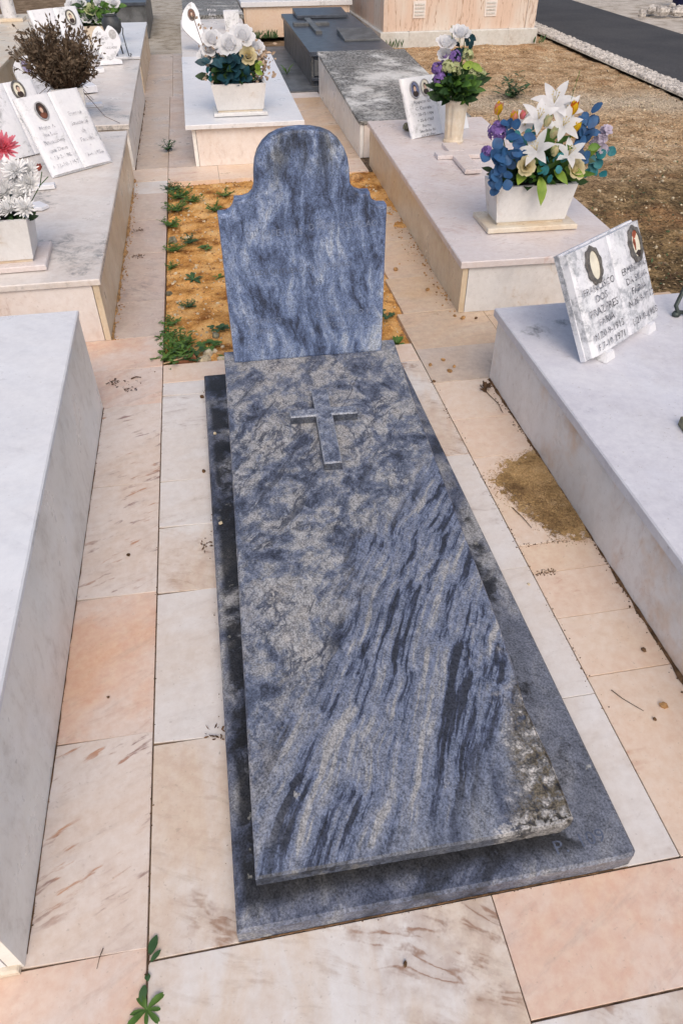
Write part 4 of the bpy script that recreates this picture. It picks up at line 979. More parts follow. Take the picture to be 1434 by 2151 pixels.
def mass(parent, c, rx, ry, rz, n, mat, L, W, name='foliage', jit=1.):
    m = MB()
    for k in range(n):
        p = Vector((c[0] + rng.gauss(0, .45) * rx, c[1] + rng.gauss(0, .45) * ry, c[2] + rng.uniform(-1, 1) * rz)); d = Vector((p.x - c[0], (p.y - c[1]) - .02, .02)) + rv(.03 * jit)
        leafm(m, p, d if d.length > 1e-4 else (0, 0, 1), L * rng.uniform(.6, 1.2), W * rng.uniform(.7, 1.2), rng.uniform(-.9, .1))
    return m.build(name, mat, parent, smooth=True, kind='stuff')
# -- A: lilies on the pink tomb
A = thing('flower_arrangement', 'bouquet of white lilies, blue leaves and yellow buds in the box on the pink tomb', 'flowers', (1.22, 2.87, .45), 0, 'artificial flower arrangements')
Z = .01
mass(A, (.02, 0, .06), .16, .07, .06, 240, 'dkgreen', .075, .035); mass(A, (.05, -.03, .10), .15, .07, .08, 70, 'green', .085, .035, 'green_foliage')
for p, s in (((.079, .05, .333), 1.15), ((-.013, -.02, .285), 1.0), ((-.058, -.14, .185), 1.0), ((.119, -.12, .155), .9), ((.103, -.04, .255), 1.0), ((.145, .03, .295), .8), ((-.06, .02, .25), .8)): lily(A, p, (CAMD + Vector((p[0] * 2, 0, .2 if p[2] < .3 else 1.0)) + rv(.25)), s)
for p in ((-.007, -.1, .285), (.023, -.12, .24), (.033, -.14, .172)): tulip(A, p, 'cream_p', 'limey_p', .9)
rose(A, (-.095, -.15, .116), 'cream_p', .8, (-.3, -1, .35)); rose(A, (.156, -.13, .085), 'cream_p', .95, (.3, -.8, .5))
tulip(A, (-.204, 0, .321), 'yellow_p', 'peach_p', 1.0); tulip(A, (.154, 0, .31), 'yellow_p', 'orange_p', 1.05); tulip(A, (.165, -.05, .245), 'yellow_p', 'yellow_p', .8); tulip(A, (.150, -.06, .215), 'yellow_p', 'yellow_p', .6); tulip(A, (-.125, 0, .284), 'peach_p', 'yellow_p', .9); tulip(A, (-.085, 0, .29), 'pink_p', 'peach_p', .7)
cluster(A, (-.205, -.03, .232), 'purple_p', .042, 90); cluster(A, (-.262, -.08, .165), 'purple_p', .022, 30)
spray(A, [(-.151, -.05, .267), (-.244, -.1, .177), (-.191, -.1, .194), (-.133, -.08, .226), (-.12, -.1, .172), (-.233, -.12, .133), (-.178, -.12, .14), (-.215, -.11, .155), (-.16, -.11, .165), (-.2, -.13, .10)], 'bluelf', .052, .050, 4, 'blue_leaf_spray')
spray(A, [(-.229, -.14, .075), (-.222, -.145, .05), (-.212, -.15, .03)], 'bluelf', .046, .046, 3, 'trailing_blue_leaves', True, .016)
spray(A, [(.224, 0, .208), (.25, 0, .273), (.243, 0, .181), (.274, 0, .245), (.20, -.05, .17), (.18, -.08, .15)], 'bluelf', .055, .042, 4, 'blue_leaf_spray')
spray(A, [(.331, 0, .095), (.313, 0, .043), (.288, 0, .076), (.335, 0, .125)], 'teal', .048, .045, 3, 'teal_leaf_spray'); spray(A, [(.095, -.1, .122), (.04, -.13, .102), (-.042, 0, .203), (-.09, -.05, .2), (.0, -.12, .13)], 'teal', .045, .03, 3, 'teal_leaf_spray')
for p in ((.337, 0, .203), (.32, 0, .175), (.303, 0, .148), (.341, 0, .122)): cluster(A, p, 'lilac_p', .018, 9, 'orchid', .022)
m = MB(); leafm(m, (.0, -.11, .055), (-.02, -.6, -.55), .13, .05, -.8, (0, -.4, 1)); leafm(m, (.07, -.1, .08), (.2, -.6, -.2), .10, .04, -.7); leafm(m, (.12, -.1, .085), (.4, -.5, -.1), .10, .045, -.8); leafm(m, (.21, -.02, .13), (.3, -.6, -.3), .08, .05, -.3); leafm(m, (-.08, -.1, .08), (-.4, -.6, -.2), .09, .05, -.5); leafm(m, (.25, -.02, .10), (.3, -.5, .6), .09, .04, -.3)
m.build('lime_leaves', 'lime', A, smooth=True)
m = MB(); stem(m, (.14, .02, .3), (.165, .03, .45), .0012)
for p in ((-.204, 0, .30), (.154, 0, .29), (.337, 0, .2), (.303, 0, .14), (.274, 0, .24), (.079, .05, .3), (-.2, -.03, .2), (.331, 0, .09)): stem(m, (p[0] * .45, 0, .0), p)
m.build('stems', 'green', A)
# -- B: vase bouquet
B = thing('flower_arrangement', 'tall bouquet of purple and cream flowers in the ribbed vase', 'flowers', (1.297, 4.315, .50), 0, 'artificial flower arrangements')
mass(B, (-.02, 0, .09), .10, .09, .07, 170, 'dkgreen', .085, .04); mass(B, (-.02, -.03, .08), .10, .08, .06, 60, 'green', .085, .045, 'green_foliage')
for p in ((-.102, 0, .312), (-.019, 0, .362)): rose(B, p, 'petal', 1.2, (0, -.5, 1))
rose(B, (-.11, -.01, .26), 'petal', .8)
for p, r in (((-.15, -.03, .192), .034), ((-.095, 0, .239), .028), ((-.05, -.03, .246), .036), ((-.136, -.04, .145), .034)): cluster(B, p, 'purple_p', r, 50)
for p, r in (((-.094, -.06, .202), .036), ((-.055, -.06, .195), .034), ((.038, 0, .25), .034), ((.08, 0, .155), .034), ((.135, 0, .146), .034), ((-.02, -.04, .17), .025)): cluster(B, p, 'limey_p', r, 55, 'cream_flower_head')
spray(B, [(-.046, .03, .29), (-.021, 0, .3), (.014, 0, .34), (-.06, .02, .27), (.0, .02, .26), (.03, .0, .30)], 'dkteal', .06, .035, 3, 'dark_leaf_spray', False); spray(B, [(-.06, -.06, .1), (-.04, -.05, .12)], 'teal', .06, .05, 1, 'teal_leaves')
spray(B, [(.05, 0, .18), (.062, 0, .2), (.085, 0, .117), (.05, 0, .05)], 'lime', .075, .045, 2, 'lime_leaves')
m = MB()
for p in ((-.102, 0, .3), (-.019, 0, .35), (.014, 0, .36), (-.07, .02, .40), (.08, 0, .14), (.135, 0, .13), (.04, 0, .24), (-.05, 0, .2)): stem(m, (p[0] * .2, 0, -.03), p)
m.build('stems', 'green', B)
# -- C: white roses
C = thing('flower_arrangement', 'faded white roses with teal leaves in the grey-white box', 'flowers', (-.01, 5.335, .475), 0, 'artificial flower arrangements')
mass(C, (-.01, 0, .07), .15, .07, .06, 120, 'dkgreen', .085, .05); mass(C, (-.03, -.04, .09), .14, .06, .06, 46, 'dkteal', .09, .06, 'dark_teal_leaves')
for p, s in (((-.145, 0, .262), 1.35), ((-.037, -.05, .235), 1.55), ((.06, 0, .275), 1.6), ((-.2, 0, .165), 1.2), ((-.175, .0, .205), 1.1), ((.15, .0, .21), 1.1)): rose(C, p, 'petal', s, (rng.uniform(-.3, .3), -.7, .8), 'rose', .9)
rose(C, (.085, -.06, .17), 'cream_p', 1.1, (.1, -1, .4), 'rose', .8)
spray(C, [(-.203, 0, .11), (-.19, -.02, .09)], 'teal', .06, .05, 3, 'teal_leaves'); spray(C, [(-.071, -.08, .091), (-.005, -.08, .089), (.032, -.08, .13), (-.029, -.05, .155), (-.05, -.08, .06), (.03, -.08, .06)], 'dkteal', .075, .06, 3, 'teal_leaves'); spray(C, [(.10, -.06, .10), (.10, -.05, .07)], 'lime', .06, .045, 3, 'green_leaves')
m = MB()
for k in range(150):
    p = Vector((.16 + rng.gauss(0, .045), rng.gauss(0, .04), .12 + rng.gauss(0, .055))); leafm(m, p, rv() + Vector((.4, 0, .2)), rng.uniform(.02, .045), rng.uniform(.012, .022), -.8)
m.build('dried_petals', 'drytan', C, kind='stuff')
m = MB()
for k in range(70):
    p = Vector((-.17 + rng.gauss(0, .04), rng.gauss(0, .03), .15 + rng.gauss(0, .06))); leafm(m, p, rv(), rng.uniform(.02, .04), rng.uniform(.012, .022), -.8)
for k in range(14):
    t = k / 13; leafm(m, Vector((-.16 - .10 * t, .12 + .1 * t, .26 + .12 * t)) + rv(.012), rv(), .025, .015, -.5)
m.build('dried_petals', 'drytan', C, kind='stuff')
m = MB()
for p in ((-.2, 0, .1), (.17, 0, .12), (.2, 0, .08), (-.145, 0, .25), (.06, 0, .26), (-.04, -.03, .22), (-.26, .22, .38)): stem(m, (p[0] * .6, 0, -.01), p)
m.build('stems', 'twig', C)
# -- D: chrysanthemums
D = thing('flower_arrangement', 'white chrysanthemums with one pink bloom at the left edge', 'flowers', (-1.25, 2.75, .475), 0, 'artificial flower arrangements')
def mum(parent, p, mat, r, d=None, name='chrysanthemum'):
    d = (Vector(d) if d else CAMD + Vector((0, 0, .5)) + rv(.4)).normalized(); a = d.orthogonal().normalized(); b = d.cross(a); m = MB()
    for ring in range(7):
        el = .10 + ring * .22; cnt = int(15 - ring * 1.7)
        for k in range(cnt):
            t = 2 * math.pi * k / cnt + ring * .37 + rng.uniform(-.1, .1); o = a * math.cos(t) + b * math.sin(t)
            m.petal(Vector(p), o * math.cos(el) + d * math.sin(el), d, r * rng.uniform(.8, 1.1) * (1 - ring * .05), r * .20, .5, .25, 3, .65, .35, .4)
    return m.build(name, mat, parent)
mass(D, (.07, 0, .03), .13, .07, .05, 110, 'dkgreen', .055, .03)
mum(D, (.145, .1, .235), 'pink_p', .07, (.2, -.6, .8))
for p, r in (((.193, 0, .174), .058), ((.129, 0, .095), .062), ((.195, 0, .085), .06), ((.232, 0, .125), .056), ((.141, -.06, .045), .058), ((.20, -.06, .045), .056), ((.235, .03, .165), .05), ((.09, 0, .15), .06), ((.06, -.04, .08), .06), ((.0, 0, .12), .06), ((-.06, 0, .08), .06), ((-.12, 0, .11), .06), ((.17, .05, .14), .055), ((.08, -.08, .03), .05)): mum(D, p, 'mum_p', r)
m = MB()
for p in ((.28, .06, .15), (.30, .06, .13)): m.tube([(.2, .02, .03), (.26, .05, .1), p], .002, 5)
m.build('stems', 'green', D); tulip(D, (.275, .05, .17), 'redbud', 'redbud', .55, (.5, -.2, .8), 'red_bud')
# -- E: dried bush
Eb = thing('dried_bush', 'bushy brown dried plant standing in a marble box at upper left', 'dried plant', (-1.17, 5.25, .50), R(6))
ms = MB(); ml = MB()
for k in range(360):
    a = rng.uniform(0, 6.283); q = math.sqrt(rng.random()); bx, by = .06 * q * math.cos(a), .05 * q * math.sin(a)
    d = Vector((bx * 3.1 + rng.gauss(0, .06), by * 2.4 + rng.gauss(0, .05), rng.uniform(.20, .44) - .12 * q)); p0 = Vector((bx, by, -.01)); p2 = p0 + d; p1 = (p0 + p2) / 2 + Vector((bx * .5, by * .5, 0))
    ms.tube([p0, p1, p2], .0022, 3, .0012)
    for j in range(rng.randint(8, 13)):
        t = rng.uniform(.3, 1); p = p0.lerp(p2, t) + rv(.006); leafm(ml, p, Vector((d.x, d.y, d.z * .6)) + rv(.3), rng.uniform(.018, .042), rng.uniform(.008, .016), -.5)
for k in range(30):
    a = rng.uniform(0, 6.28); p0 = Vector((.05 * math.cos(a), .04 * math.sin(a), .0)); p2 = p0 + Vector((.10 * math.cos(a) + rng.gauss(0, .03), .08 * math.sin(a), rng.uniform(-.09, .05))); ms.tube([p0, (p0 + p2) / 2 + Vector((0, 0, .03)), p2], .0018, 3)
ms.build('stems', 'twig', Eb); ml.build('dry_leaves', 'drybrown', Eb)
m = MB(); m.tube([(.09, -.07, .0), (.15, -.1, -.08), (.21, -.14, -.16), (.30, -.20, -.195)], .0022, 4); m.build('fallen_stem', 'twig', Eb)
# -- F: far left flowers
F = thing('flower_arrangement', 'white flowers with green leaves in the tan box at the top left', 'flowers', (-1.36, 8.45, .49), 0, 'artificial flower arrangements')
mass(F, (.10, 0, .08), .22, .07, .09, 110, 'green', .10, .05); mass(F, (.1, 0, .08), .2, .06, .08, 60, 'dkgreen', .10, .05, 'dark_foliage')
for p in ((.0, 0, .17), (.10, -.04, .12), (.2, 0, .18), (.28, 0, .12), (.33, .0, .17), (-.08, 0, .15), (.17, -.05, .05), (.05, -.05, .06)): rose(F, p, 'petal' if p[0] != .10 else 'limey_p', 1.3, (0, -.7, .7))

# ------------------------------------------------------------------ weeds, stones, litter
rng = random.Random(23)
def rosette(label, loc, r, n, mat='weed', tall=.3, W=.3, kind='rosette', group='weeds in the soil bed', name='weed'):
    m = MB()
    for k in range(n):
        a = 6.283 * k / n * 2.4 + rng.uniform(-.3, .3); el = rng.uniform(.1, .5) + tall * rng.random(); d = Vector((math.cos(a) * math.cos(el), math.sin(a) * math.cos(el), math.sin(el)))
        L = r * rng.uniform(.6, 1.1)
        if kind == 'rosette': m.petal((0, 0, 0), d, (0, 0, 1), L, L * W, -.7, .12, 4, .65, .15, .12)
        elif kind == 'clover':
            e = Vector(d) * L * .7; m.tube([(0, 0, 0), e], .0012, 3); 
            for j in range(3): u = a + 2.1 * j; m.petal(e, (math.cos(u), math.sin(u), .15), (0, 0, 1), L * .4, L * .36, -.3, .05, 3, .6, .5, .2)
        else:
            # leafy branching stems
            e = Vector((d.x, d.y, d.z)) * L; m.tube([(0, 0, 0), e * .5 + Vector((0, 0, .006)), e], .0014, 3)
            for j in range(7):
                t = .2 + .8 * j / 6; u = rng.uniform(0, 6.28); m.petal(e * t, Vector((math.cos(u), math.sin(u), .4)), (0, 0, 1), r * .30, r * .13, -.5, .1, 3, .5, .1, .2)
    o = m.build(name, mat, smooth=True); o.location = loc; return tag(o, label, 'weed', group)
def sz(x, y): return soil_h(x, y)
wl = [(-.525, 2.30, .10, 26, 'weed', 'leafy', 'bright bushy weed in the near left corner of the soil bed', .5),
      (-.50, 2.40, .085, 22, 'weed', 'leafy', 'bright bushy weed just behind the near left corner of the soil bed', .5),
      (-.55, 2.62, .06, 14, 'weed', 'leafy', 'small weed against the long joint beside the soil bed', .6),
      (-.38, 2.37, .07, 12, 'weed', 'clover', 'broad-leaved clover weed left of the headstone foot', .3),
      (-.335, 2.52, .06, 10, 'weeddark', 'clover', 'small clover weed touching the headstone side', .3),
      (-.46, 2.80, .05, 11, 'weeddark', 'leafy', 'dull small weed in the middle left of the soil bed', .5),
      (-.435, 3.13, .06, 13, 'weeddark', 'rosette', 'dark star-shaped rosette weed in the bare soil', .2),
      (-.30, 3.12, .04, 10, 'weed', 'rosette', 'small yellow-green rosette beside the headstone', .4),
      (-.53, 3.52, .07, 14, 'weed', 'leafy', 'straggling weed crossing the long joint halfway along the bed', .4),
      (-.44, 3.60, .07, 14, 'weeddark', 'leafy', 'dark spreading weed halfway along the bed', .2),
      (-.36, 3.53, .05, 9, 'weed', 'clover', 'pair of broad leaves halfway along the bed', .3),
      (-.55, 3.92, .08, 14, 'weed', 'leafy', 'thin weed by the joint further along the bed', .4),
      (-.52, 4.20, .09, 22, 'weed', 'leafy', 'thick green weed near the far left corner of the bed', .4),
      (-.50, 4.42, .10, 24, 'weed', 'leafy', 'large green weed in the far left corner of the bed', .4),
      (-.42, 4.34, .08, 14, 'weed', 'leafy', 'flat green weed right of the far corner weeds', .2),
      (-.28, 4.15, .08, 12, 'weed', 'leafy', 'weed peeping past the left shoulder of the headstone', .4),
      (-.545, 3.30, .05, 10, 'weed', 'leafy', 'tiny weed on the joint beside the star-shaped rosette', .4),
      (-.555, 2.50, .07, 16, 'weed', 'leafy', 'green weed on the joint behind the near corner weeds', .5),
      (-.46, 2.28, .07, 18, 'weeddark', 'leafy', 'darker weed beside the reddish brick piece', .4),
      (-.54, 4.62, .08, 18, 'weeddark', 'leafy', 'dark weed at the very back left corner of the bed', .4),
      (-.20, 4.40, .07, 12, 'weed', 'leafy', 'faint weed at the back of the bed left of the headstone', .4),
      (.60, 4.66, .09, 12, 'weed', 'leafy', 'upright weed behind the right shoulder of the headstone', .9),
      (.445, 2.255, .055, 20, 'weed', 'rosette', 'compact bright weed at the right foot of the blue slab', .8),
      (.46, 2.52, .06, 7, 'weeddark', 'clover', 'dark clover weed right of the headstone', .4),
      (-.315, 2.27, .045, 7, 'weed', 'rosette', 'flat three-leaved weed tucked against the blue slab', .2)]
for x, y, r, n, mt, kd, lb, tl in wl: rosette(lb, (x, y, sz(x, y) + .002), r, n, mt, tl, .32, kd)
rosette('serrated green weed growing from the joint at the bottom edge', (-.572, -.078, .0), .044, 9, 'weed', .1, .28, 'rosette', 'weeds in the paving joints', 'joint_weed')
jw = thing('joint_weed', 'weed with four dark oval leaves in the long joint near the bottom', 'weed', (-.572, -.01, 0), 0, 'weeds in the paving joints')
m = MB()
for p, d, L, W in (((.004, .018, .004), (.35, .9, .1), .034, .017), ((.006, .006, .004), (.75, .7, .1), .025, .010), ((.0, -.012, .003), (.1, -.5, .15), .014, .011), ((-.004, -.03, .003), (-.15, -.9, .1), .026, .015)): m.petal(p, d, (0, 0, 1), L, W, -.3, .12, 5, .5, .15, .3)
m.build('leaves', 'weeddark', jw, smooth=True); m = MB(); m.tube([(0, -.035, .002), (.0, -.005, .004), (.004, .02, .006)], .0014, 4); m.tube([(0, 0, .003), (.006, .008, .004)], .001, 4); m.build('stems', 'twig', jw)
rosette('small weed in the far joint beside the row of tombs', (-.575, 5.55, 0), .09, 14, 'weeddark', .8, .3, 'leafy', 'weeds in the paving joints', 'joint_weed')
rosette('grassy weed beside the black granite tomb', (.67, 8.3, .013), .13, 16, 'weed', .9, .12, 'rosette', 'weeds in the paving joints', 'joint_weed')
rosette('wiry bush growing alone in the dirt field', (2.68, 6.83, field_h(2.68, 6.83)), .22, 18, 'weeddark', .7, .3, 'leafy', 'weeds in the dirt field', 'field_weed')
for x, y, lb in ((3.55, 3.9, 'low dark green weed patch at the right edge of the dirt field'), (3.0, 3.55, 'low dark green weed patch right of the lily bouquet'), (2.6, 3.2, 'low dark green weed patch just above the weathered book plaque')): rosette(lb, (x, y, field_h(x, y)), .16, 22, 'weeddark', .2, .3, 'leafy', 'weeds in the dirt field', 'field_weed')
m = MB()
for x0, x1, y0, y1, n in ((.45, .85, 10.9, 10.98, 120), (2.06, 2.35, 9.86, 9.92, 16), (4.05, 4.25, 9.80, 9.92, 12), (1.6, 2.0, 9.0, 9.9, 40)):
    for k in range(n): m.petal((rng.uniform(x0, x1), rng.uniform(y0, y1), -.0), Vector((rng.uniform(-.5, .5), rng.uniform(-.5, .3), 1)), (0, -1, .2), rng.uniform(.03, .11), .012, -.5, .1, 3)
o = m.build('wall_foot_grass', 'weeddark'); o['kind'] = 'stuff'; o['label'] = 'thin green grass along the foot of the far walls'; o['category'] = 'grass'
# stones in the bed
stones = [(-.385, 2.31, .026, 'palepebble', 'pale stone by the bright weeds at the near edge of the bed'), (-.325, 2.255, .022, 'palepebble', 'pale pointed stone against the blue slab'), (-.40, 2.265, .028, 'palepebble', 'largest pale stone at the near edge of the bed'), (-.36, 2.33, .017, 'palepebble', 'small yellow stone behind the largest pale stone'), (-.33, 2.30, .016, 'pebble', 'ochre stone beside the blue slab corner'), (-.345, 2.47, .022, 'mossstone', 'grey-green stone under the clover by the headstone'),
          (-.535, 3.66, .03, 'mossstone', 'grey stone by the joint halfway along the bed'), (-.50, 3.68, .02, 'pebble', 'ochre stone next to the grey stone by the joint'), (-.455, 3.72, .016, 'palepebble', 'small white stone halfway along the bed'), (-.555, 2.98, .020, 'mossstone', 'dark striped stone against the joint'), (.70, 4.55, .05, 'pebble', 'orange clod behind the headstone by the pink tomb'), (.47, 2.75, .024, 'pebble', 'ochre clod at the right edge of the bed')]
for x, y, r, mt, lb in stones:
    m = MB(); m.lump((0, 0, 0), r, .7, 7, 5, rng); o = m.build('stone', mt); o.location = (x, y, sz(x, y) + r * .25); tag(o, lb, 'stone', 'stones in the soil bed')
o = MB().box(-.04, .04, -.018, .018, 0, .025, .004).build('brick_chip', 'brick'); o.location = (-.475, 2.275, sz(-.475, 2.275) + .002); o.rotation_euler = (0, R(-6), R(14)); tag(o, 'reddish broken brick piece at the near edge of the soil bed', 'brick')
m = MB(); m.tube([(-.57, 2.235, .006), (-.50, 2.25, .014), (-.44, 2.30, .012)], .004, 5, .002); tag(m.build('dry_stick', 'straw'), 'pale dry stick lying at the near left corner of the soil bed', 'stick')
mp = MB(); mc = MB()
for k in range(2600):
    x = rng.uniform(-.565, .80); y = rng.uniform(2.24, 4.75); r = rng.choice((.003, .004, .005, .006, .009)) * rng.uniform(.7, 1.2)
    (mp if rng.random() < .3 else mc).lump((x, y, sz(x, y) + r * .3), r, .8, 5, 3, rng)
mcl = MB()
for k in range(420):
    x = rng.uniform(-.555, .80); y = rng.uniform(2.25, 4.74); r = .006 + .016 * rng.random() ** 2.5
    mcl.lump((x, y, sz(x, y) - r * .15), r, .55, 7, 5, rng)
o = mcl.build('soil_clods', 'soil', kind='stuff', smooth=True); o['label'] = 'rough orange clods over the soil bed'; o['category'] = 'soil'
for mm, mt, nm, lb in ((mp, 'palepebble', 'bed_grit', 'pale grit strewn over the orange soil bed'), (mc, 'pebble', 'bed_crumbs', 'small orange crumbs of soil over the bed')):
    o = mm.build(nm, mt, kind='stuff'); o['label'] = lb; o['category'] = 'soil'
# dirt field litter
ml = MB(); mg = MB(); mt_ = MB(); mw = MB()
for k in range(22000):
    x = rng.uniform(1.55, 4.3); y = 2.0 + 8.5 * rng.random() ** 1.6
    if x < 1.78 and y > 2.3: continue
    z = field_h(x, y); q = rng.random(); L = rng.uniform(.010, .030); d = Vector((rng.uniform(-1, 1), rng.uniform(-1, 1), rng.uniform(.0, .35)))
    (ml if q < (.5 if y < 4.5 else .2) else mt_ if q < .88 else mg).petal((x, y, z), d, (0, 0, 1), L, L * .4, -.5, .1, 2)
for k in range(900):
    x = rng.uniform(1.7, 4.3); y = 2.0 + 8 * rng.random() ** 1.4; r = .004 + .012 * rng.random() ** 3; mw.lump((x, y, field_h(x, y) + r * .3), r, .8, 5, 3, rng)
for mm, mt, nm, lb, ct in ((ml, 'twig', 'field_litter', 'dark dry plant litter over the dirt field', 'litter'), (mt_, 'straw', 'field_straw', 'pale dry straw bits over the dirt field', 'straw'), (mg, 'weeddark', 'field_greens', 'tiny green sprouts over the dirt field', 'sprouts'), (mw, 'palepebble', 'field_pebbles', 'pale pebbles strewn over the dirt field', 'pebbles')):
    o = mm.build(nm, mt, kind='stuff'); o['label'] = lb; o['category'] = ct
# sand drift against the right tomb
def sand_in(x, y):
    u = (y - .93) / .45; e = .05 * fbm(x, y, 9, 3)
    far = 1.37 - max(0, .70 - x) * .55 + e; lo = .925 + max(0, .66 - x) * .35 * (1 if x < .66 else 0) + e * .4
    left = .525 + (.10 * max(0, 1 - (y - .93) / .26) if y < 1.19 else 0) + abs(e) * .4
    return min(far - y, y - lo, x - left)
def sand_h(x, y): return .0012 + min(.0045, max(0, sand_in(x, y)) * .07) * (.75 + .5 * fbm(x, y, 30, 3))
o = heightfield('sand_drift', .51, .7435, .92, 1.40, .005, sand_h, 'sand', inside=lambda x, y: sand_in(x, y) + .035 * fbm(x, y, 45, 3) > .022); o['kind'] = 'stuff'; o['label'] = 'ochre sand drifted against the right tomb'; o['category'] = 'sand'
mgr = MB()
for k in range(9000):
    x = rng.uniform(.511, .742); y = rng.uniform(.90, 1.42); q = sand_in(x, y)
    if q < -.05 or rng.random() > max(.0, min(1, (q + .035) / .07)) ** 1.5: continue
    r = rng.uniform(.0007, .0019); mgr.lump((x, y, sand_h(x, y) + r * .2), r, .8, 4, 3, rng)
o = mgr.build('sand_grains', 'sand', kind='stuff'); o['label'] = 'loose ochre grains thinning out round the sand drift'; o['category'] = 'sand'
ml = MB()
for k in range(3600):
    x = rng.uniform(.55, .742); y = .925 + .30 * rng.random() + (x - .55) * .3
    if sand_in(x, y) < .004 or (y > 1.20 and rng.random() < .93): continue
    a = rng.uniform(0, 6.28); L = rng.uniform(.006, .014); ml.petal((x, y, sand_h(x, y) + .0006), (math.cos(a), math.sin(a), rng.uniform(0, .3)), (0, 0, 1), L, .0022, -.2, .1, 1)
o = ml.build('sand_litter', 'browncrumb', kind='stuff'); o['label'] = 'fine dry plant bits on the sand drift'; o['category'] = 'litter'
# crumbs along tomb feet and joints
mc = MB(); mo = MB()
def crumbs(x0, y0, x1, y1, n, sp, r0=.0015, r1=.004, z=.0, m_=None):
    m_ = m_ or mc
    for k in range(n):
        t = rng.random() ; a = rng.gauss(0, sp); dx, dy = x1 - x0, y1 - y0; L = math.hypot(dx, dy); r = r0 * .7 + (r1 - r0) * rng.random() ** 3; t = min(1, max(0, round(t * 9) / 9 + rng.gauss(0, .06))) if rng.random() < .6 else t
        m_.lump((x0 + dx * t - dy / L * a, y0 + dy * t + dx / L * a, z + r * .3), r, .7, 5, 3, rng)
crumbs(.742, .2, .742, 1.88, 420, .004); crumbs(.742, .2, .742, .95, 120, .012); crumbs(XR, .3, XR, 1.9, 160, .006, .001, .003); crumbs(.735, 1.5, .71, 1.9, 60, .01)
crumbs(-.797, .05, -.797, 1.9, 120, .003, .001, .0025); crumbs(XL, -.2, XL, 2.2, 150, .002, .001, .0025); crumbs(-.41, .1, -.41, 2.0, 60, .005, .001, .003); crumbs(XR, .93, .69, .925, 90, .006, .001, .0035); crumbs(XR, .81, .58, .812, 160, .005, .0008, .003)
crumbs(-.785, 2.5, -.785, 4.8, 420, .012, .0015, .006, 0, mo); crumbs(-.74, 2.1, -.62, 2.24, 26, .03, .0015, .004); crumbs(.78, 2.5, .84, 4.3, 420, .035, .002, .008, 0, mo); crumbs(-.80, 5.1, -.80, 7.3, 60, .006, .002, .006); crumbs(-.4, -.003, .38, -.003, 70, .003, .0008, .002)
o = None
def seam_bead(x0, y0, x1, y1, nx, ny, w0, w1, n):
    vs = []; fs = []
    for i in range(n + 1):
        t = i / n; px, py = x0 + (x1 - x0) * t, y0 + (y1 - y0) * t; q = .5 + .9 * fbm(px * 3, py, 16, 3); wd = max(.0004, w0 + (w1 - w0) * q)
        vs += [(px + nx * wd, py + ny * wd, .0009), (px + nx * wd * .4, py + ny * wd * .4, .001 + wd * .45), (px, py, .001 + wd * .6)]
    for i in range(n):
        for k in (0, 1): fs.append((i * 3 + k, i * 3 + k + 1, (i + 1) * 3 + k + 1, (i + 1) * 3 + k))
    mc.add(vs, fs)
seam_bead(.7445, .02, .7445, 1.88, -1, 0, .002, .010, 260); seam_bead(-.7965, .05, -.7965, 1.94, 1, 0, .0006, .003, 200); mc_, mc = mc, mo; seam_bead(-.8015, 2.5, -.8015, 4.86, 1, 0, .002, .016, 200); mc = mc_; seam_bead(-.8055, 5.08, -.8055, 7.36, 1, 0, .001, .008, 120)
seam_bead(-.402, -.0005, .39, -.0005, 0, -1, .0005, .003, 160); seam_bead(.765, 1.8885, 1.6, 1.8885, 0, 1, .001, .006, 60)
o = mo.build('ochre_crumbs', 'pebble', kind='stuff'); o['label'] = 'ochre crumbs of earth at the feet of the lichened and pink tombs'; o['category'] = 'soil'
o = mc.build('soil_crumbs', 'browncrumb', kind='stuff'); o['label'] = 'brown crumbs of soil in the joints and at the feet of the tombs'; o['category'] = 'soil'
# individually visible bits on the paving
bits = [(.60, 2.06, .010, 'ochre clod on the tile right of the slab head, rear one of the group'), (.63, 2.00, .009, 'ochre clod on the tile right of the slab head, right one of the group'), (.60, 1.965, .011, 'darker ochre clod nearest in the group right of the slab head'), (.535, 2.03, .010, 'ochre clod by the joint right of the slab head'), (.515, 1.90, .008, 'brown crumb on the joint corner right of the slab'),
        (.80, 2.42, .012, 'ochre clod on the tile before the pink tomb'), (.77, 2.45, .009, 'smaller ochre clod beside it before the pink tomb'), (.86, 2.41, .008, 'lone brown crumb before the pink tomb front'), (.62, 3.02, .014, 'orange clod on the sandy tile right of the headstone'), (.72, 2.75, .012, 'sandy clod beside the pink tomb side'),
        (-.425, 1.47, .008, 'round brown seed on the white tile left of the blue slab'), (-.418, 1.95, .010, 'brown crumb touching the slab edge at its far left'), (-.66, 1.10, .006, 'round brown crumb on the dashed peach tile'), (-.685, .60, .004, 'tiny dark dot on the plain peach tile'), (.69, .50, .007, 'round brown spot on the peach tile by the right tomb'), (.655, .335, .010, 'ochre pebble at the right edge of the photo'), (.615, .305, .005, 'small pebble on the peach tile near the purple vein'),
        (.48, .775, .005, 'white bead-like pebble by the filled joint'), (-.10, -.09, .0055, 'small snail-like pebble on the cream tile in front'), (-.375, 1.62, .007, 'pale pebble between the base and slab at left'), (-.377, 1.14, .007, 'white pebble on the base ledge at left')]
for x, y, r, lb in bits:
    m = MB(); m.lump((0, 0, 0), r, .7, 6, 4, rng); o = m.build('pebble', 'palepebble' if 'white' in lb[:6] or 'pale ' in lb[:6] else 'pebble' if 'ochre' in lb or 'orange' in lb or 'sandy' in lb else 'browncrumb'); o.location = (x, y, (.0485 if 'ledge' in lb or 'between the base' in lb else .0005) + r * .4); tag(o, lb, 'pebble', 'loose pebbles and clods on the paving')
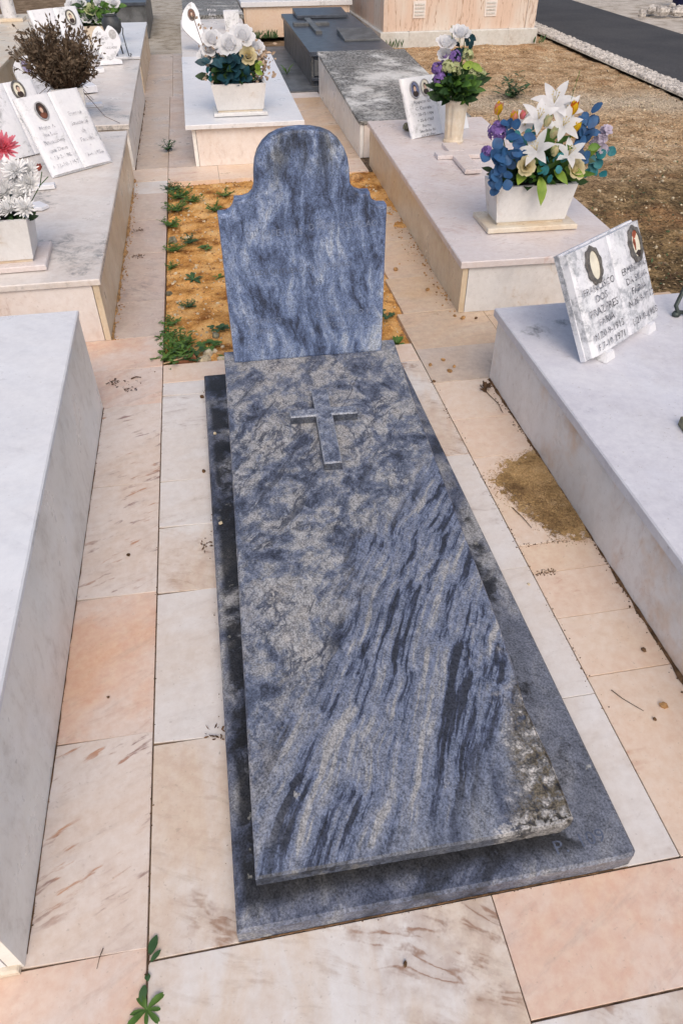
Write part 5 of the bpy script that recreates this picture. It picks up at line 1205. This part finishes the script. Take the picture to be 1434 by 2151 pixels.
def twigbit(lb, pts, r=.0018, z=.003):
    m = MB(); m.tube([(x, y, z + (.002 if i % 2 else 0)) for i, (x, y) in enumerate(pts)], r, 5, r * .6); tag(m.build('twig', 'twig'), lb, 'twig', 'twigs on the paving')
twigbit('thin dry twig along the right tomb foot near the dead plant', [(.69, 1.84), (.70, 1.76), (.715, 1.70), (.71, 1.63)]); twigbit('dark twig lying on the tile beside the sand drift', [(.552, 1.10), (.566, 1.05), (.577, 1.00)], .0016)
twigbit('tiny twig on the purple-veined peach tile corner', [(.55, .40), (.565, .37), (.60, .33)], .0012); twigbit('small forked twig on the joint near the bottom left', [(-.655, .035), (-.660, .02), (-.664, .002)], .0009); twigbit('short twig on the peach tile by the white tomb head', [(-.70, 2.14), (-.68, 2.15), (-.66, 2.145)], .003)
dp = thing('dead_weed', 'withered brown weed lying at the right tomb foot', 'weed', (.70, 1.80, .002), 0); m = MB()
for k in range(26): leafm(m, rv(.012) + Vector((0, 0, .012)), rv() + Vector((0, 0, .3)), .025, .008, -.8)
m.build('leaves', 'twig', dp)
for lb, x, y, n in (('dark tuft of plant debris by the white tomb head corner', -.765, 2.12, 16), ('dark clump of debris on the peach tile near the white tomb', -.70, 2.055, 10), ('orange-brown leaf scraps beside the blue base slab', -.425, .44, 10), ('small brown leaf scraps beside the blue base slab midway', -.425, 1.1, 9), ('rust-coloured scraps on the mauve tile by the lichened tomb', -.72, 3.45, 12), ('rust-coloured leaf scrap further along the lichened tomb', -.735, 3.85, 12)):
    m = MB()
    for k in range(n * 2): leafm(m, Vector((rng.gauss(0, .014), rng.gauss(0, .014), .003)), Vector((rng.uniform(-1, 1), rng.uniform(-1, 1), .1)), rng.uniform(.004, .016), .0045, -.3)
    o = m.build('leaf_scraps', 'twig' if 'dark' in lb else 'redbud' if False else 'browncrumb'); o.location = (x, y, .002); o['kind'] = 'stuff'; o['label'] = lb; o['category'] = 'debris'
# far right: rubble and a dark blue object beyond the road
rb = MB()
for k in range(60): rb.lump((7.45 + rng.gauss(0, .35), 11.85 + rng.gauss(0, .16), .03 + rng.uniform(0, .08)), rng.uniform(.03, .09), .8, 6, 4, rng)
o = rb.build('rubble_heap', 'whitegravel', kind='stuff'); o['label'] = 'heap of pale rubble beyond the road at the top right corner'; o['category'] = 'rubble'
bp = thing('blue_bucket', 'dark blue object with a thin handle beyond the road at the top right corner', 'bucket', (7.95, 13.0, .006), 0)
m = MB(); m.lathe([(0, 0), (.10, 0), (.14, .30), (.15, .30), (.15, .32), (.13, .32), (.09, .03), (0, .03)], n=18); m.build('body', 'bluething', bp, smooth=True)
m = MB(); m.tube([(.10, -.14, .0), (.12, -.10, .2), (.20, .0, .9)], .012, 6); m.build('stick', 'twig', bp)
